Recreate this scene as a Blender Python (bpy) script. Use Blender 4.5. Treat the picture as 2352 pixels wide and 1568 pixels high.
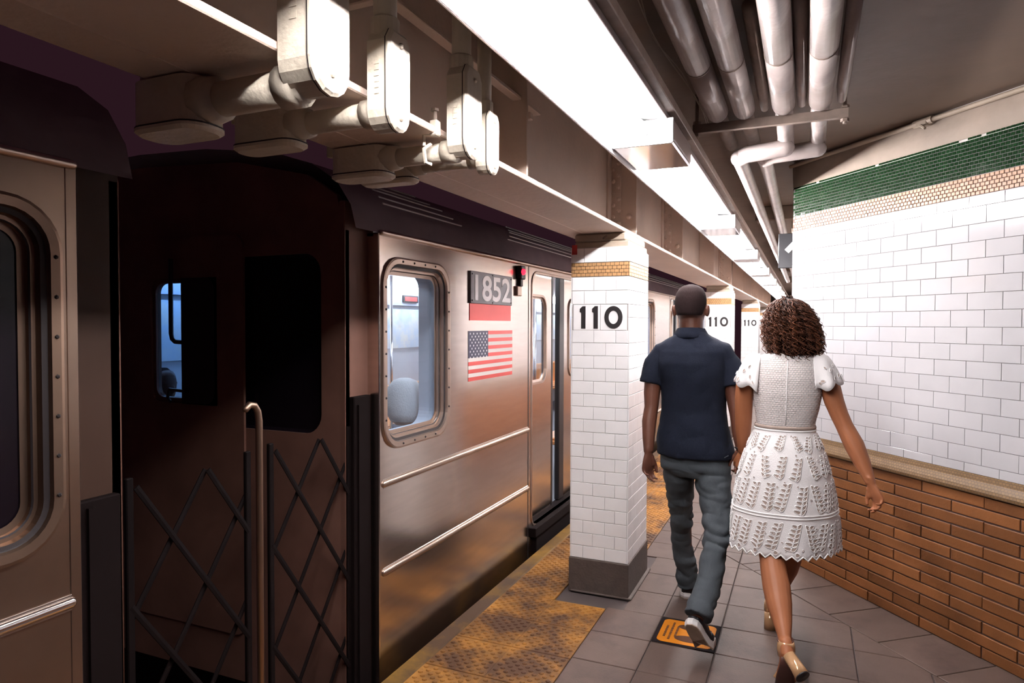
import bpy, bmesh, math, random
from mathutils import Vector, Matrix, noise
random.seed(7)
S = bpy.context.scene
for o in list(bpy.data.objects):
    bpy.data.objects.remove(o)
C = S.collection
PI = math.pi
V = Vector

# ------------------------------------------------------------ camera, world, exposure
cam_d = bpy.data.cameras.new('camera')
cam_d.sensor_width = 36.0
cam_d.lens = 1550.0 / 2352.0 * 36.0
cam_d.clip_start = 0.02
cam = bpy.data.objects.new('camera', cam_d)
C.objects.link(cam)
_dy = V((1850 - 1176, 746 - 784, 1550.0)).normalized()          # track direction seen from the camera
_up = V((0.0135, -1.0, 0.0)); _up = (_up - _dy * _up.dot(_dy)).normalized()
_dx = _dy.cross(_up)
_r = V((_dx[0], _dy[0], _up[0])); _d = V((_dx[1], _dy[1], _up[1])); _f = V((_dx[2], _dy[2], _up[2]))
cam.matrix_world = Matrix(((_r[0], -_d[0], -_f[0], 0), (_r[1], -_d[1], -_f[1], 0), (_r[2], -_d[2], -_f[2], 1.55), (0, 0, 0, 1)))
S.camera = cam

w = bpy.data.worlds.new('world'); S.world = w
w.use_nodes = True
w.node_tree.nodes['Background'].inputs[0].default_value = (0.0170, 0.0062, 0.0098, 1)
w.node_tree.nodes['Background'].inputs[1].default_value = 1.25
S.view_settings.view_transform = 'Standard'
S.view_settings.look = 'None'
S.view_settings.exposure = 0.0
S.view_settings.gamma = 1.0
S.view_settings.use_curve_mapping = False
LAMP = 225.0            # radiance of the fluorescent tubes
CAR_LAMP = 13.0         # radiance of the strip lights inside the lit car

# ------------------------------------------------------------ helpers: materials
def M(name, col, rough=0.5, metal=0.0, var=0.0, vscale=6.0, bump=0.0, bscale=60.0, rnd=0.0, coat=0.0, dark=None, dscale=3.0, dlo=0.5, dhi=0.7, emit=None, es=0.0, stretch=None, spec=0.5, aniso=0.0):
    m = bpy.data.materials.new(name); m.use_nodes = True
    nt = m.node_tree; N = nt.nodes; L = nt.links
    b = N['Principled BSDF']
    b.inputs['Roughness'].default_value = rough
    b.inputs['Metallic'].default_value = metal
    b.inputs['Specular IOR Level'].default_value = spec
    if coat: b.inputs['Coat Weight'].default_value = coat; b.inputs['Coat Roughness'].default_value = 0.08
    if aniso: b.inputs['Anisotropic'].default_value = aniso
    tc = N.new('ShaderNodeNewGeometry'); co = tc.outputs['Position']
    if stretch:
        mp = N.new('ShaderNodeMapping'); mp.inputs['Scale'].default_value = stretch
        L.new(co, mp.inputs['Vector']); co = mp.outputs[0]
    rgb = N.new('ShaderNodeRGB'); rgb.outputs[0].default_value = (*col, 1)
    out = rgb.outputs[0]
    if var or rnd:
        hsv = N.new('ShaderNodeHueSaturation'); L.new(out, hsv.inputs['Color'])
        val = None
        if var:
            nz = N.new('ShaderNodeTexNoise'); nz.inputs['Scale'].default_value = vscale; nz.inputs['Detail'].default_value = 5
            L.new(co, nz.inputs['Vector'])
            mr = N.new('ShaderNodeMapRange'); mr.inputs[1].default_value = 0.25; mr.inputs[2].default_value = 0.75
            mr.inputs[3].default_value = 1 - var; mr.inputs[4].default_value = 1 + var
            L.new(nz.outputs[0], mr.inputs[0]); val = mr.outputs[0]
        if rnd:
            oi = N.new('ShaderNodeObjectInfo')
            mr2 = N.new('ShaderNodeMapRange'); mr2.inputs[3].default_value = 1 - rnd; mr2.inputs[4].default_value = 1 + rnd
            L.new(oi.outputs['Random'], mr2.inputs[0])
            if val is not None:
                mm = N.new('ShaderNodeMath'); mm.operation = 'MULTIPLY'; L.new(val, mm.inputs[0]); L.new(mr2.outputs[0], mm.inputs[1]); val = mm.outputs[0]
            else: val = mr2.outputs[0]
        L.new(val, hsv.inputs['Value']); out = hsv.outputs[0]
    if dark is not None:
        n2 = N.new('ShaderNodeTexNoise'); n2.inputs['Scale'].default_value = dscale; n2.inputs['Detail'].default_value = 8; n2.inputs['Roughness'].default_value = 0.7
        L.new(co, n2.inputs['Vector'])
        r2 = N.new('ShaderNodeMapRange'); r2.inputs[1].default_value = dlo; r2.inputs[2].default_value = dhi
        L.new(n2.outputs[0], r2.inputs[0])
        mx = N.new('ShaderNodeMix'); mx.data_type = 'RGBA'
        L.new(r2.outputs[0], mx.inputs[0]); L.new(out, mx.inputs[6]); mx.inputs[7].default_value = (*dark, 1)
        out = mx.outputs[2]
    L.new(out, b.inputs['Base Color'])
    if bump:
        n3 = N.new('ShaderNodeTexNoise'); n3.inputs['Scale'].default_value = bscale; n3.inputs['Detail'].default_value = 4
        L.new(co, n3.inputs['Vector'])
        bp = N.new('ShaderNodeBump'); bp.inputs['Strength'].default_value = bump; bp.inputs['Distance'].default_value = 0.01
        L.new(n3.outputs[0], bp.inputs['Height']); L.new(bp.outputs[0], b.inputs['Normal'])
    if emit:
        b.inputs['Emission Color'].default_value = (*emit, 1); b.inputs['Emission Strength'].default_value = es
    return m

def brick_mat(name, col, col2, mortar, bw, bh, rough, msize=0.002):
    m = bpy.data.materials.new(name); m.use_nodes = True
    N = m.node_tree.nodes; L = m.node_tree.links; b = N['Principled BSDF']
    uv = N.new('ShaderNodeTexCoord')
    br = N.new('ShaderNodeTexBrick'); br.inputs['Scale'].default_value = 1.0
    br.inputs['Brick Width'].default_value = bw; br.inputs['Row Height'].default_value = bh; br.inputs['Mortar Size'].default_value = msize
    br.inputs['Color1'].default_value = (*col, 1); br.inputs['Color2'].default_value = (*col2, 1); br.inputs['Mortar'].default_value = (*mortar, 1)
    mp = N.new('ShaderNodeMapping'); mp.inputs['Rotation'].default_value = (PI/2, 0, 0)
    L.new(uv.outputs['Object'], mp.inputs[0]); L.new(mp.outputs[0], br.inputs['Vector'])
    L.new(br.outputs['Color'], b.inputs['Base Color']); b.inputs['Roughness'].default_value = rough
    return m

def glass_mat(name, tint=(0.9, 0.95, 1.0), refl=0.12):
    m = bpy.data.materials.new(name); m.use_nodes = True
    N = m.node_tree.nodes; L = m.node_tree.links
    N.remove(N['Principled BSDF'])
    t = N.new('ShaderNodeBsdfTransparent'); t.inputs[0].default_value = (*tint, 1)
    g = N.new('ShaderNodeBsdfGlossy'); g.inputs['Roughness'].default_value = 0.05; g.inputs[0].default_value = (.9, .9, .9, 1)
    lw = N.new('ShaderNodeLayerWeight'); lw.inputs[0].default_value = .5
    pw = N.new('ShaderNodeMath'); pw.operation = 'POWER'; pw.inputs[1].default_value = 3.5; L.new(lw.outputs['Facing'], pw.inputs[0])
    ml = N.new('ShaderNodeMath'); ml.operation = 'MULTIPLY_ADD'; ml.inputs[1].default_value = .6; ml.inputs[2].default_value = .04; L.new(pw.outputs[0], ml.inputs[0])
    mx = N.new('ShaderNodeMixShader')
    L.new(ml.outputs[0], mx.inputs[0]); L.new(t.outputs[0], mx.inputs[1]); L.new(g.outputs[0], mx.inputs[2])
    L.new(mx.outputs[0], N['Material Output'].inputs[0])
    return m

mat = {}
mat['white_tile'] = M('white_tile', (.88, .855, .86), .13, rnd=.035, var=.03, vscale=9, bump=.05, bscale=14)  # column tile, colour lightened to make up for weak light on the fronts
mat['wall_tile'] = M('wall_tile', (.43, .416, .43), .13, rnd=.03, var=.03, vscale=9, bump=.05, bscale=14)  # same white tile, colour darkened to offset the strong lamp light here
mat['grout'] = M('grout', (.40, .36, .345), .8, var=.2)
mat['gold_tile'] = M('gold_tile', (.46, .26, .12), .3, var=.22, vscale=45)
mat['tan_tile'] = M('tan_tile', (.30, .155, .08), .4, var=.22, vscale=45)
mat['green_tile'] = M('green_tile', (.007, .025, .009), .10, var=.3, vscale=30, bump=.15, bscale=25)
mat['brick'] = M('brick', (.165, .062, .021), .5, spec=.2, rnd=.26, var=.15, vscale=8, bump=.12, bscale=90)
mat['brick_grout'] = M('brick_grout', (.075, .045, .04), .9)
mat['cap_mosaic'] = brick_mat('cap_mosaic', (.19, .11, .046), (.15, .085, .036), (.07, .04, .022), .016, .013, .5, .0012)
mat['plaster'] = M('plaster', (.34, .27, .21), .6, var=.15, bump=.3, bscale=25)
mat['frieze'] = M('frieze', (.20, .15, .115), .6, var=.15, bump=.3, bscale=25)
mat['steel_shaded'] = M('steel_shaded', (.37, .265, .205), .34, metal=1, var=.12, vscale=4)  # side steel of the unlit car, its dim light put into a darker colour
mat['trim_shaded'] = M('trim_shaded', (.31, .21, .155), .42, metal=1, var=.15)  # steel_trim with the unlit car's dimness painted in; the gate bar shares it
mat['post_shaded'] = M('post_shaded', (.042, .020, .013), .6, spec=.2)  # unlit car's corner post, colour darkened for its distance from the lamps
mat['storm_glass'] = glass_mat('storm_glass', (.38, .56, .78))
mat['ceiling'] = M('ceiling', (.16, .108, .08), .55, var=.2, vscale=2, bump=.3, bscale=12)
mat['floor_tile'] = M('floor_tile', (.082, .053, .043), .6, spec=.2, rnd=.13, var=.14, vscale=7, bump=.15, bscale=120, dark=(.048, .029, .026), dscale=4, dlo=.50, dhi=.75)
mat['floor_grout'] = M('floor_grout', (.05, .036, .034), .9)
mat['tactile'] = M('tactile', (.34, .150, .030), .6, spec=.2, rnd=.08, var=.25, vscale=14, dark=(.060, .026, .013), dscale=2.3, dlo=.38, dhi=.57)
mat['edge_yellow'] = M('edge_yellow', (.22, .115, .016), .6, var=.15, spec=.2, dark=(.055, .028, .014), dscale=1.1, dlo=.36, dhi=.55)
mat['concrete'] = M('concrete', (.062, .043, .036), .75, var=.15, vscale=25, bump=.25, bscale=90)
mat['girder'] = M('girder', (.74, .575, .475), .5, var=.10, vscale=3, bump=.25, bscale=35)
mat['conduit'] = M('conduit', (.62, .54, .44), .38, var=.10, vscale=9, bump=.35, bscale=38)
mat['gasket'] = M('gasket', (.02, .013, .014), .6)
mat['pipe_jacket'] = M('pipe_jacket', (.46, .39, .37), .24, var=.12, vscale=8, bump=.25, bscale=30)
mat['hanger_steel'] = M('hanger_steel', (.22, .16, .13), .55, var=.2, vscale=20)
mat['fixture'] = M('fixture', (.85, .84, .85), .35)
mat['fixture_side'] = M('fixture_side', (.42, .36, .35), .3, metal=.6)
mat['tube'] = M('tube', (.9, .9, .9), .3, emit=(1, .965, .965), es=LAMP)
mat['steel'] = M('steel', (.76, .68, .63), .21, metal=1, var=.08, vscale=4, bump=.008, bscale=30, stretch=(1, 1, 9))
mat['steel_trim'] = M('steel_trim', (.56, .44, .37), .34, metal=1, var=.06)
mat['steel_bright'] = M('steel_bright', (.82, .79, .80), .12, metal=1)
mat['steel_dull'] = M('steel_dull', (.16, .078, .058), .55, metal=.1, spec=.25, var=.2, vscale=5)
mat['roof'] = M('roof', (.13, .08, .085), .6, metal=.0, var=.2)
mat['roof_rib'] = M('roof_rib', (.42, .36, .35), .45)  # paler than the roof: streaks of caught light painted as rib colour
mat['black'] = M('black', (.012, .009, .010), .45)
mat['undercar'] = M('undercar', (.006, .003, .003), .8, spec=.08)
mat['dark_glass'] = M('dark_glass', (.008, .005, .008), .25, spec=.25)
mat['glass'] = glass_mat('glass')
mat['car_inner'] = M('car_inner', (.60, .63, .70), .4, var=.05)
mat['car_floor'] = M('car_floor', (.10, .10, .12), .5)
mat['car_lamp'] = M('car_lamp', (.9, .9, .9), .4, emit=(.86, .93, 1.0), es=CAR_LAMP)
mat['seat_orange'] = M('seat_orange', (.80, .36, .14), .35)
mat['map_paper'] = M('map_paper', (.62, .72, .85), .4, var=.0, dark=(.80, .80, .78), dscale=6, dlo=.45, dhi=.6)
mat['ad_panel'] = M('ad_panel', (.45, .48, .60), .35, var=.35, vscale=3)
mat['door_blue'] = M('door_blue', (.20, .34, .55), .35)
mat['plate_grey'] = M('plate_grey', (.17, .163, .178), .35, metal=.55, var=.12, vscale=12)
mat['plate_white'] = M('plate_white', (.95, .93, .95), .3, metal=.6)
mat['red'] = M('red', (.72, .10, .09), .3, metal=.55, var=.06)
mat['navy'] = M('navy', (.035, .035, .075), .45)
mat['flag_white'] = M('flag_white', (.70, .65, .62), .4)
mat['lamp_red'] = M('lamp_red', (.8, .02, .05), .3, emit=(1, .02, .05), es=3.0)
mat['sign_black'] = M('sign_black', (.015, .015, .018), .3)
mat['sign_white'] = M('sign_white', (.8, .8, .82), .35)
mat['decal_orange'] = M('decal_orange', (.50, .165, .008), .7, spec=.1, var=.06, vscale=20)
mat['decal_brown'] = M('decal_brown', (.07, .032, .020), .9, spec=.05)
mat['skin_dark'] = M('skin_dark', (.085, .030, .018), .5, spec=.3, var=.10, vscale=8)
mat['skin_tan'] = M('skin_tan', (.31, .112, .050), .5, spec=.3, var=.08, vscale=8)
mat['hair_black'] = M('hair_black', (.012, .006, .006), .9, bump=.3, bscale=500, spec=.1)
mat['polo'] = M('polo', (.0032, .0050, .0125), .9, spec=.2, var=.10, vscale=30, bump=.25, bscale=350)
mat['trouser'] = M('trouser', (.044, .051, .058), .85, spec=.2, var=.10, vscale=20, bump=.2, bscale=300)
mat['dress'] = M('dress', (.90, .86, .86), .75, bump=.2, bscale=200)
mat['eyelet'] = M('eyelet', (.92, .89, .89), .7)
mat['lining'] = M('lining', (.38, .29, .25), .8)
mat['shoe_black'] = M('shoe_black', (.014, .013, .018), .5)
mat['sole_white'] = M('sole_white', (.75, .71, .70), .55)
mat['sole_brown'] = M('sole_brown', (.36, .27, .21), .7, var=.2, vscale=25)
mat['gold_leather'] = M('gold_leather', (.62, .36, .19), .16, metal=.35, coat=.6)
mat['strap_brown'] = M('strap_brown', (.06, .02, .015), .45)
mat['beanie'] = M('beanie', (.58, .58, .60), .85, bump=.3, bscale=120)
mat['grey_coat'] = M('grey_coat', (.22, .23, .30), .8)
mat['dark_coat'] = M('dark_coat', (.10, .05, .05), .8)
mat['decal_black'] = M('decal_black', (.010, .007, .008), .9, spec=.05)
mat['eye'] = M('eye', (.8, .78, .75), .15)
mat['cable'] = M('cable', (.30, .24, .18), .5)
mat['gate_paint'] = M('gate_paint', (.005, .003, .003), .7, spec=.06)
mat['tunnel'] = M('tunnel', (.30, .20, .21), .9, var=.3)

def hair_mat():
    m = M('hair_curl', (.075, .024, .011), .5, spec=.2)
    N = m.node_tree.nodes; L = m.node_tree.links
    b = N['Principled BSDF']
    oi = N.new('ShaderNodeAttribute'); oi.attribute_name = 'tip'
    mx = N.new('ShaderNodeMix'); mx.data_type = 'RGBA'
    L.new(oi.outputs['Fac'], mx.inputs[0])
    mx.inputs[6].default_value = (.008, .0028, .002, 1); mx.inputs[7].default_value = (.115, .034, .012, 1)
    L.new(mx.outputs[2], b.inputs['Base Color'])
    return m
mat['hair_curl'] = hair_mat()
mat['hair_base'] = M('hair_base', (.012, .004, .003), .9, bump=.8, bscale=90, spec=.05)

def honey_mat():
    """white openwork bodice: hexagonal knit as relief"""
    m = M('bodice', (.80, .75, .74), .8)
    N = m.node_tree.nodes; L = m.node_tree.links; b = N['Principled BSDF']
    tc = N.new('ShaderNodeTexCoord')
    mp = N.new('ShaderNodeMapping'); mp.inputs['Rotation'].default_value = (-PI/2, 0, 0); L.new(tc.outputs['Object'], mp.inputs[0])
    mr = N.new('ShaderNodeTexBrick'); mr.inputs['Scale'].default_value = 1; mr.inputs['Brick Width'].default_value = .0135; mr.inputs['Row Height'].default_value = .0098
    mr.inputs['Mortar Size'].default_value = .0019; mr.inputs['Mortar Smooth'].default_value = .9
    for nm, c in (('Color1', 0), ('Color2', 0), ('Mortar', 1)): mr.inputs[nm].default_value = (c, c, c, 1)
    L.new(mp.outputs[0], mr.inputs['Vector'])
    bp = N.new('ShaderNodeBump'); bp.inputs['Strength'].default_value = .8; bp.inputs['Distance'].default_value = .006
    L.new(mr.outputs[0], bp.inputs['Height']); L.new(bp.outputs[0], b.inputs['Normal'])
    mx = N.new('ShaderNodeMix'); mx.data_type = 'RGBA'; L.new(mr.outputs[0], mx.inputs[0])
    mx.inputs[6].default_value = (.62, .54, .53, 1); mx.inputs[7].default_value = (.92, .89, .89, 1)
    L.new(mx.outputs[2], b.inputs['Base Color'])
    return m
mat['bodice'] = honey_mat()

# ------------------------------------------------------------ helpers: geometry
def obj(name, bm, m, parent=None, smooth=False, kind=None, label=None, **kw):
    if isinstance(bm, bpy.types.Mesh): me = bm
    else:
        bmesh.ops.recalc_face_normals(bm, faces=bm.faces)
        me = bpy.data.meshes.new(name); bm.to_mesh(me); bm.free()
    me.materials.clear(); me.materials.append(mat[m] if isinstance(m, str) else m)
    if smooth: me.polygons.foreach_set('use_smooth', [True]*len(me.polygons))
    o = bpy.data.objects.new(name, me); C.objects.link(o)
    if parent is not None: o.parent = parent
    if kind: o['kind'] = kind
    if label: o['label'] = label
    for k, v in kw.items(): o[k] = v
    return o

def inst(name, me, parent, loc=(0, 0, 0), rot=(0, 0, 0), scale=(1, 1, 1)):
    o = bpy.data.objects.new(name, me); C.objects.link(o)
    o.parent = parent; o.location = loc; o.rotation_euler = rot; o.scale = scale
    return o

def thing(name, label, cat, loc=(0, 0, 0), rot=(0, 0, 0), group=None):
    o = bpy.data.objects.new(name, None); C.objects.link(o)
    o.empty_display_size = .1; o.location = loc; o.rotation_euler = rot
    o['label'] = label; o['category'] = cat; o['kind'] = 'thing'
    if group: o['group'] = group
    return o

def tag(o, label, cat, group=None, kind='thing'):
    o['label'] = label; o['category'] = cat; o['kind'] = kind
    if group: o['group'] = group
    return o

def B(): return bmesh.new()

def box(bm, lo, hi, bevel=0.0, mtx=None, seg=1):
    lo = V(lo); hi = V(hi)
    r = bmesh.ops.create_cube(bm, size=1.0)
    vs = r['verts']; c = (lo + hi)/2; s = hi - lo
    for v in vs: v.co = V((v.co.x*s.x, v.co.y*s.y, v.co.z*s.z)) + c
    if bevel:
        es = list({e for v in vs for e in v.link_edges})
        rr = bmesh.ops.bevel(bm, geom=es, offset=bevel, segments=seg, affect='EDGES', profile=.5)
        vs = list({v for f in rr['faces'] for v in f.verts} | {v for v in vs if v.is_valid})
    if mtx is not None:
        for v in vs: v.co = mtx @ v.co
    return vs

def loops(bm, Ls, closed=True, cap0=False, cap1=False):
    """bridge a list of vertex loops of equal length"""
    rows = [[bm.verts.new(p) for p in L] for L in Ls]
    n = len(rows[0])
    for a, b in zip(rows, rows[1:]):
        for i in range(n if closed else n - 1):
            j = (i + 1) % n
            try: bm.faces.new((a[i], a[j], b[j], b[i]))
            except ValueError: pass
    if cap0: bm.faces.new(rows[0][::-1])
    if cap1: bm.faces.new(rows[-1])
    return rows

def frames(pts):
    pts = [V(p) for p in pts]
    T = []
    for i in range(len(pts)):
        a = pts[max(i-1, 0)]; b = pts[min(i+1, len(pts)-1)]
        T.append((b - a).normalized())
    u = T[0].cross(V((0, 0, 1)))
    if u.length < 1e-3: u = V((1, 0, 0))
    u.normalize()
    F = []
    for t in T:
        u = (u - t*u.dot(t)).normalized()
        F.append((u.copy(), t.cross(u)))
    return pts, F

def tube(bm, pts, r, n=10, cap=True, ups=None, round_ends=False):
    """sweep a circle (or ellipse (ru, rv)) along points"""
    pts, F = frames(pts)
    if not isinstance(r, (list, tuple)) or (len(r) == 2 and len(pts) != 2 and not isinstance(r[0], tuple)): r = [r]*len(pts)
    Ls = []
    def ring(p, u, v, ru, rv): return [p + u*(ru*math.cos(2*PI*k/n)) + v*(rv*math.sin(2*PI*k/n)) for k in range(n)]
    for i, p in enumerate(pts):
        rr = r[i]; ru, rv = rr if isinstance(rr, tuple) else (rr, rr)
        u, v = F[i]
        if ups is not None:
            t = u.cross(v); uu = V(ups); uu = (uu - t*uu.dot(t)).normalized(); u, v = uu, t.cross(uu)
        if round_ends and i == 0:
            d = (pts[0]-pts[1]).normalized()
            for a in (80, 55, 28): Ls.append(ring(p + d*min(ru, rv)*math.sin(math.radians(a)), u, v, ru*math.cos(math.radians(a)), rv*math.cos(math.radians(a))))
        Ls.append(ring(p, u, v, ru, rv))
        if round_ends and i == len(pts)-1:
            d = (pts[-1]-pts[-2]).normalized()
            for a in (28, 55, 80): Ls.append(ring(p + d*min(ru, rv)*math.sin(math.radians(a)), u, v, ru*math.cos(math.radians(a)), rv*math.cos(math.radians(a))))
    loops(bm, Ls, True, cap, cap)

def rrect(w, h, r, n=6, cx=0, cy=0):
    pts = []
    for (sx, sy, a0) in ((1, 1, 0), (-1, 1, 90), (-1, -1, 180), (1, -1, 270)):
        for k in range(n + 1):
            a = math.radians(a0 + 90*k/n)
            pts.append((cx + sx*(w/2 - r) + r*math.cos(a), cy + sy*(h/2 - r) + r*math.sin(a)))
    return pts

def plate(outer, holes=(), thick=.01):
    """flat plate in XY with holes, Z thickness centred"""
    cu = bpy.data.curves.new('t', 'CURVE'); cu.dimensions = '2D'; cu.fill_mode = 'BOTH'; cu.extrude = thick/2
    for L in [outer, *holes]:
        s = cu.splines.new('POLY'); s.points.add(len(L) - 1)
        for p, q in zip(s.points, L): p.co = (q[0], q[1], 0, 1)
        s.use_cyclic_u = True
    o = bpy.data.objects.new('t', cu); C.objects.link(o)
    dg = bpy.context.evaluated_depsgraph_get()
    me = bpy.data.meshes.new_from_object(o.evaluated_get(dg))
    bpy.data.objects.remove(o); bpy.data.curves.remove(cu)
    return me

def text_mesh(s, size, off=0.0, extrude=.001):
    cu = bpy.data.curves.new('t', 'FONT'); cu.body = s; cu.size = size; cu.offset = off; cu.extrude = extrude
    cu.align_x = 'CENTER'; cu.align_y = 'CENTER'
    o = bpy.data.objects.new('t', cu); C.objects.link(o)
    dg = bpy.context.evaluated_depsgraph_get()
    me = bpy.data.meshes.new_from_object(o.evaluated_get(dg))
    bpy.data.objects.remove(o); bpy.data.curves.remove(cu)
    return me

def xf(me, mtx):
    me.transform(mtx); me.update(); return me

# local plate XY -> world: x -> +Y, y -> +Z, z -> +X
SIDE = Matrix(((0, 0, 1, 0), (1, 0, 0, 0), (0, 1, 0, 0), (0, 0, 0, 1)))
# local plate XY -> world: x -> +X, y -> +Z, z -> -Y
FRONT = Matrix(((1, 0, 0, 0), (0, 0, -1, 0), (0, 1, 0, 0), (0, 0, 0, 1)))

def pad_mesh(name, w, h, d, c, m):
    """one tile or brick: back at y=0, front face towards -Y with chamfered edges"""
    bm = B()
    def q(x0, x1, z0, z1, y): return [(x0, y, z0), (x1, y, z0), (x1, y, z1), (x0, y, z1)]
    loops(bm, [q(-w/2, w/2, -h/2, h/2, 0), q(-w/2, w/2, -h/2, h/2, -d + c), q(-w/2 + c, w/2 - c, -h/2 + c, h/2 - c, -d)], True, True, True)
    bmesh.ops.recalc_face_normals(bm, faces=bm.faces)
    me = bpy.data.meshes.new(name); bm.to_mesh(me); bm.free(); me.materials.append(mat[m]); return me

_pads = {}
def pad(w, h, d, c, m):
    k = (round(w, 4), round(h, 4), d, c, m)
    if k not in _pads: _pads[k] = pad_mesh(m, w, h, d, c, m)
    return _pads[k]

def remesh(bm, voxel, smooth=2, disp=None):
    """fuse overlapping closed shapes into one skin"""
    bmesh.ops.recalc_face_normals(bm, faces=bm.faces)
    me = bpy.data.meshes.new('t'); bm.to_mesh(me); bm.free()
    o = bpy.data.objects.new('t', me); C.objects.link(o)
    md = o.modifiers.new('r', 'REMESH'); md.mode = 'VOXEL'; md.voxel_size = voxel; md.use_smooth_shade = True
    if smooth:
        s = o.modifiers.new('s', 'SMOOTH'); s.factor = .5; s.iterations = smooth
    dg = bpy.context.evaluated_depsgraph_get()
    out = bpy.data.meshes.new_from_object(o.evaluated_get(dg))
    bpy.data.objects.remove(o)
    if disp:
        nn = [v.normal.copy() for v in out.vertices]
        for v, n in zip(out.vertices, nn): v.co = disp(v.co, n)
        out.update()
    return out

# ============================================================ THE SETTING
WX, WY = -.006, 4.685                                   # a point on the base of the slanting wall
WD = V((.63, -.776, 0)).normalized()                     # along the wall, towards the camera
WN = V((WD.y, -WD.x, 0))                                 # out of the wall, into the platform
WANG = math.atan2(WD.y, WD.x)
S0 = -.115                                               # the far corner of the slanting wall

# ---- floor
bm = B()
box(bm, (-1.63, -4.0, -.30), (4.0, 27.0, -.008))
floor = obj('floor', bm, 'floor_grout', kind='structure')
bm = B(); box(bm, (-1.665, -4, -.28), (-1.578, 27, .004), .006)
edge = obj('trim_1', bm, 'edge_yellow', kind='structure', label='yellow painted nosing along the platform edge')

def clip(poly, n, d):
    out = []
    for i in range(len(poly)):
        a, b = poly[i], poly[(i+1) % len(poly)]
        da = n[0]*a[0] + n[1]*a[1] - d; db = n[0]*b[0] + n[1]*b[1] - d
        if da >= 0: out.append(a)
        if (da >= 0) != (db >= 0):
            t = da/(da - db); out.append((a[0] + t*(b[0]-a[0]), a[1] + t*(b[1]-a[1])))
    return out

def shrink(poly, g):
    n = len(poly); out = poly
    cx = sum(p[0] for p in poly)/n; cy = sum(p[1] for p in poly)/n
    for i in range(n):
        a, b = poly[i], poly[(i+1) % n]
        ex, ey = b[0]-a[0], b[1]-a[1]; l = math.hypot(ex, ey)
        if l < 1e-6: continue
        nx, ny = -ey/l, ex/l
        if nx*(cx-a[0]) + ny*(cy-a[1]) < 0: nx, ny = -nx, -ny
        out = clip(out, (nx, ny), nx*a[0] + ny*a[1] + g)
        if len(out) < 3: return []
    return out

def slab(name, poly, top, m, parent, c=.003):
    p = shrink(poly, .0025)
    if len(p) < 3: return None
    q = shrink(p, c)
    if len(q) != len(p): q = p
    bm = B()
    loops(bm, [[(x, y, top - .016) for x, y in p], [(x, y, top - c*.7) for x, y in p], [(x, y, top) for x, y in q]], True, False, True)
    return obj(name, bm, m, parent)

BORD = .345
base_d = WN.x*WX + WN.y*WY
PX, PY = .303, .3035
ys = [2.965 + PY*k for k in range(-6, 36)]
for iy in range(len(ys) - 1):
    y0, y1 = ys[iy], ys[iy+1]
    for ix in range(0, 9):
        x0 = -.98 + PX*ix; x1 = x0 + PX
        if y0 > 6.9 and x0 > .15: continue
        if y1 < 1.6: continue
        poly = [(x0, y0), (x1, y0), (x1, y1), (x0, y1)]
        if y0 < 5.2:
            rest = clip(clip(poly, (-WN.x, -WN.y), -base_d - BORD), (-WD.x, -WD.y), -(WD.x*WX + WD.y*WY) + .135)
            if len(rest) > 2: slab('floor_tile', rest, 0.0, 'floor_tile', floor)
            poly = clip(poly, (WN.x, WN.y), base_d + BORD)
        if len(poly) < 3: continue
        if x0 < -.67 and x1 > -1.0 and 3.6 < y1 and y0 < 4.3: poly = clip(poly, (1, 0), -.893)
        slab('floor_tile', poly, 0.0 + random.uniform(-.0008, .0008), 'floor_tile', floor)
s = .65 - .33*3
while s < 2.6:
    a, b = s, s + .33
    def P(ss, dd): return (WX + WD.x*ss + WN.x*dd, WY + WD.y*ss + WN.y*dd)
    if b < -.1: s += .33; continue
    a = max(a, -.135)
    poly = [P(a, .0), P(b, .0), P(b, BORD), P(a, BORD)]
    slab('floor_tile', poly, random.uniform(-.0008, .0008), 'floor_tile', floor)
    s += .33

# ---- tactile warning tiles with their domes (two rows)
def tactile_mesh(w, l):
    bm = B()
    def q(x0, x1, y0, y1, z): return [(x0, y0, z), (x1, y0, z), (x1, y1, z), (x0, y1, z)]
    loops(bm, [q(-w/2, w/2, -l/2, l/2, -.016), q(-w/2, w/2, -l/2, l/2, -.001), q(-w/2+.003, w/2-.003, -l/2+.003, l/2-.003, .001)], True, False, True)
    k = 11; p = (w - .02)/k
    for i in range(k):
        for j in range(k):
            if (i + j) % 2: continue
            cx = -w/2 + .01 + p*(i + .5); cy = -l/2 + .01 + p*(j + .5)
            loops(bm, [[(cx + r*math.cos(2*PI*t/7), cy + r*math.sin(2*PI*t/7), z) for t in range(7)] for r, z in ((.0125, .001), (.0105, .0045), (.0065, .0062))], True, False, True)
    bmesh.ops.recalc_face_normals(bm, faces=bm.faces)
    me = bpy.data.meshes.new('tactile_tile'); bm.to_mesh(me); bm.free(); me.materials.append(mat['tactile']); return me
TT = tactile_mesh(.2965, .2985)
for k in range(-6, 34):
    y = 2.64 + PY*k + PY/2
    for cx in (-1.4285, -1.131):
        if cx > -1.2 and 3.62 < y < 4.30: continue
        o = inst('tactile_tile', TT, floor, (cx, y, 0))

# ---- slanting tiled wall (local x = along the wall from the far corner, local -y = out of the wall)
WALL = Matrix.Translation((WX, WY, 0)) @ Matrix.Rotation(WANG, 4, 'Z')
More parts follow.
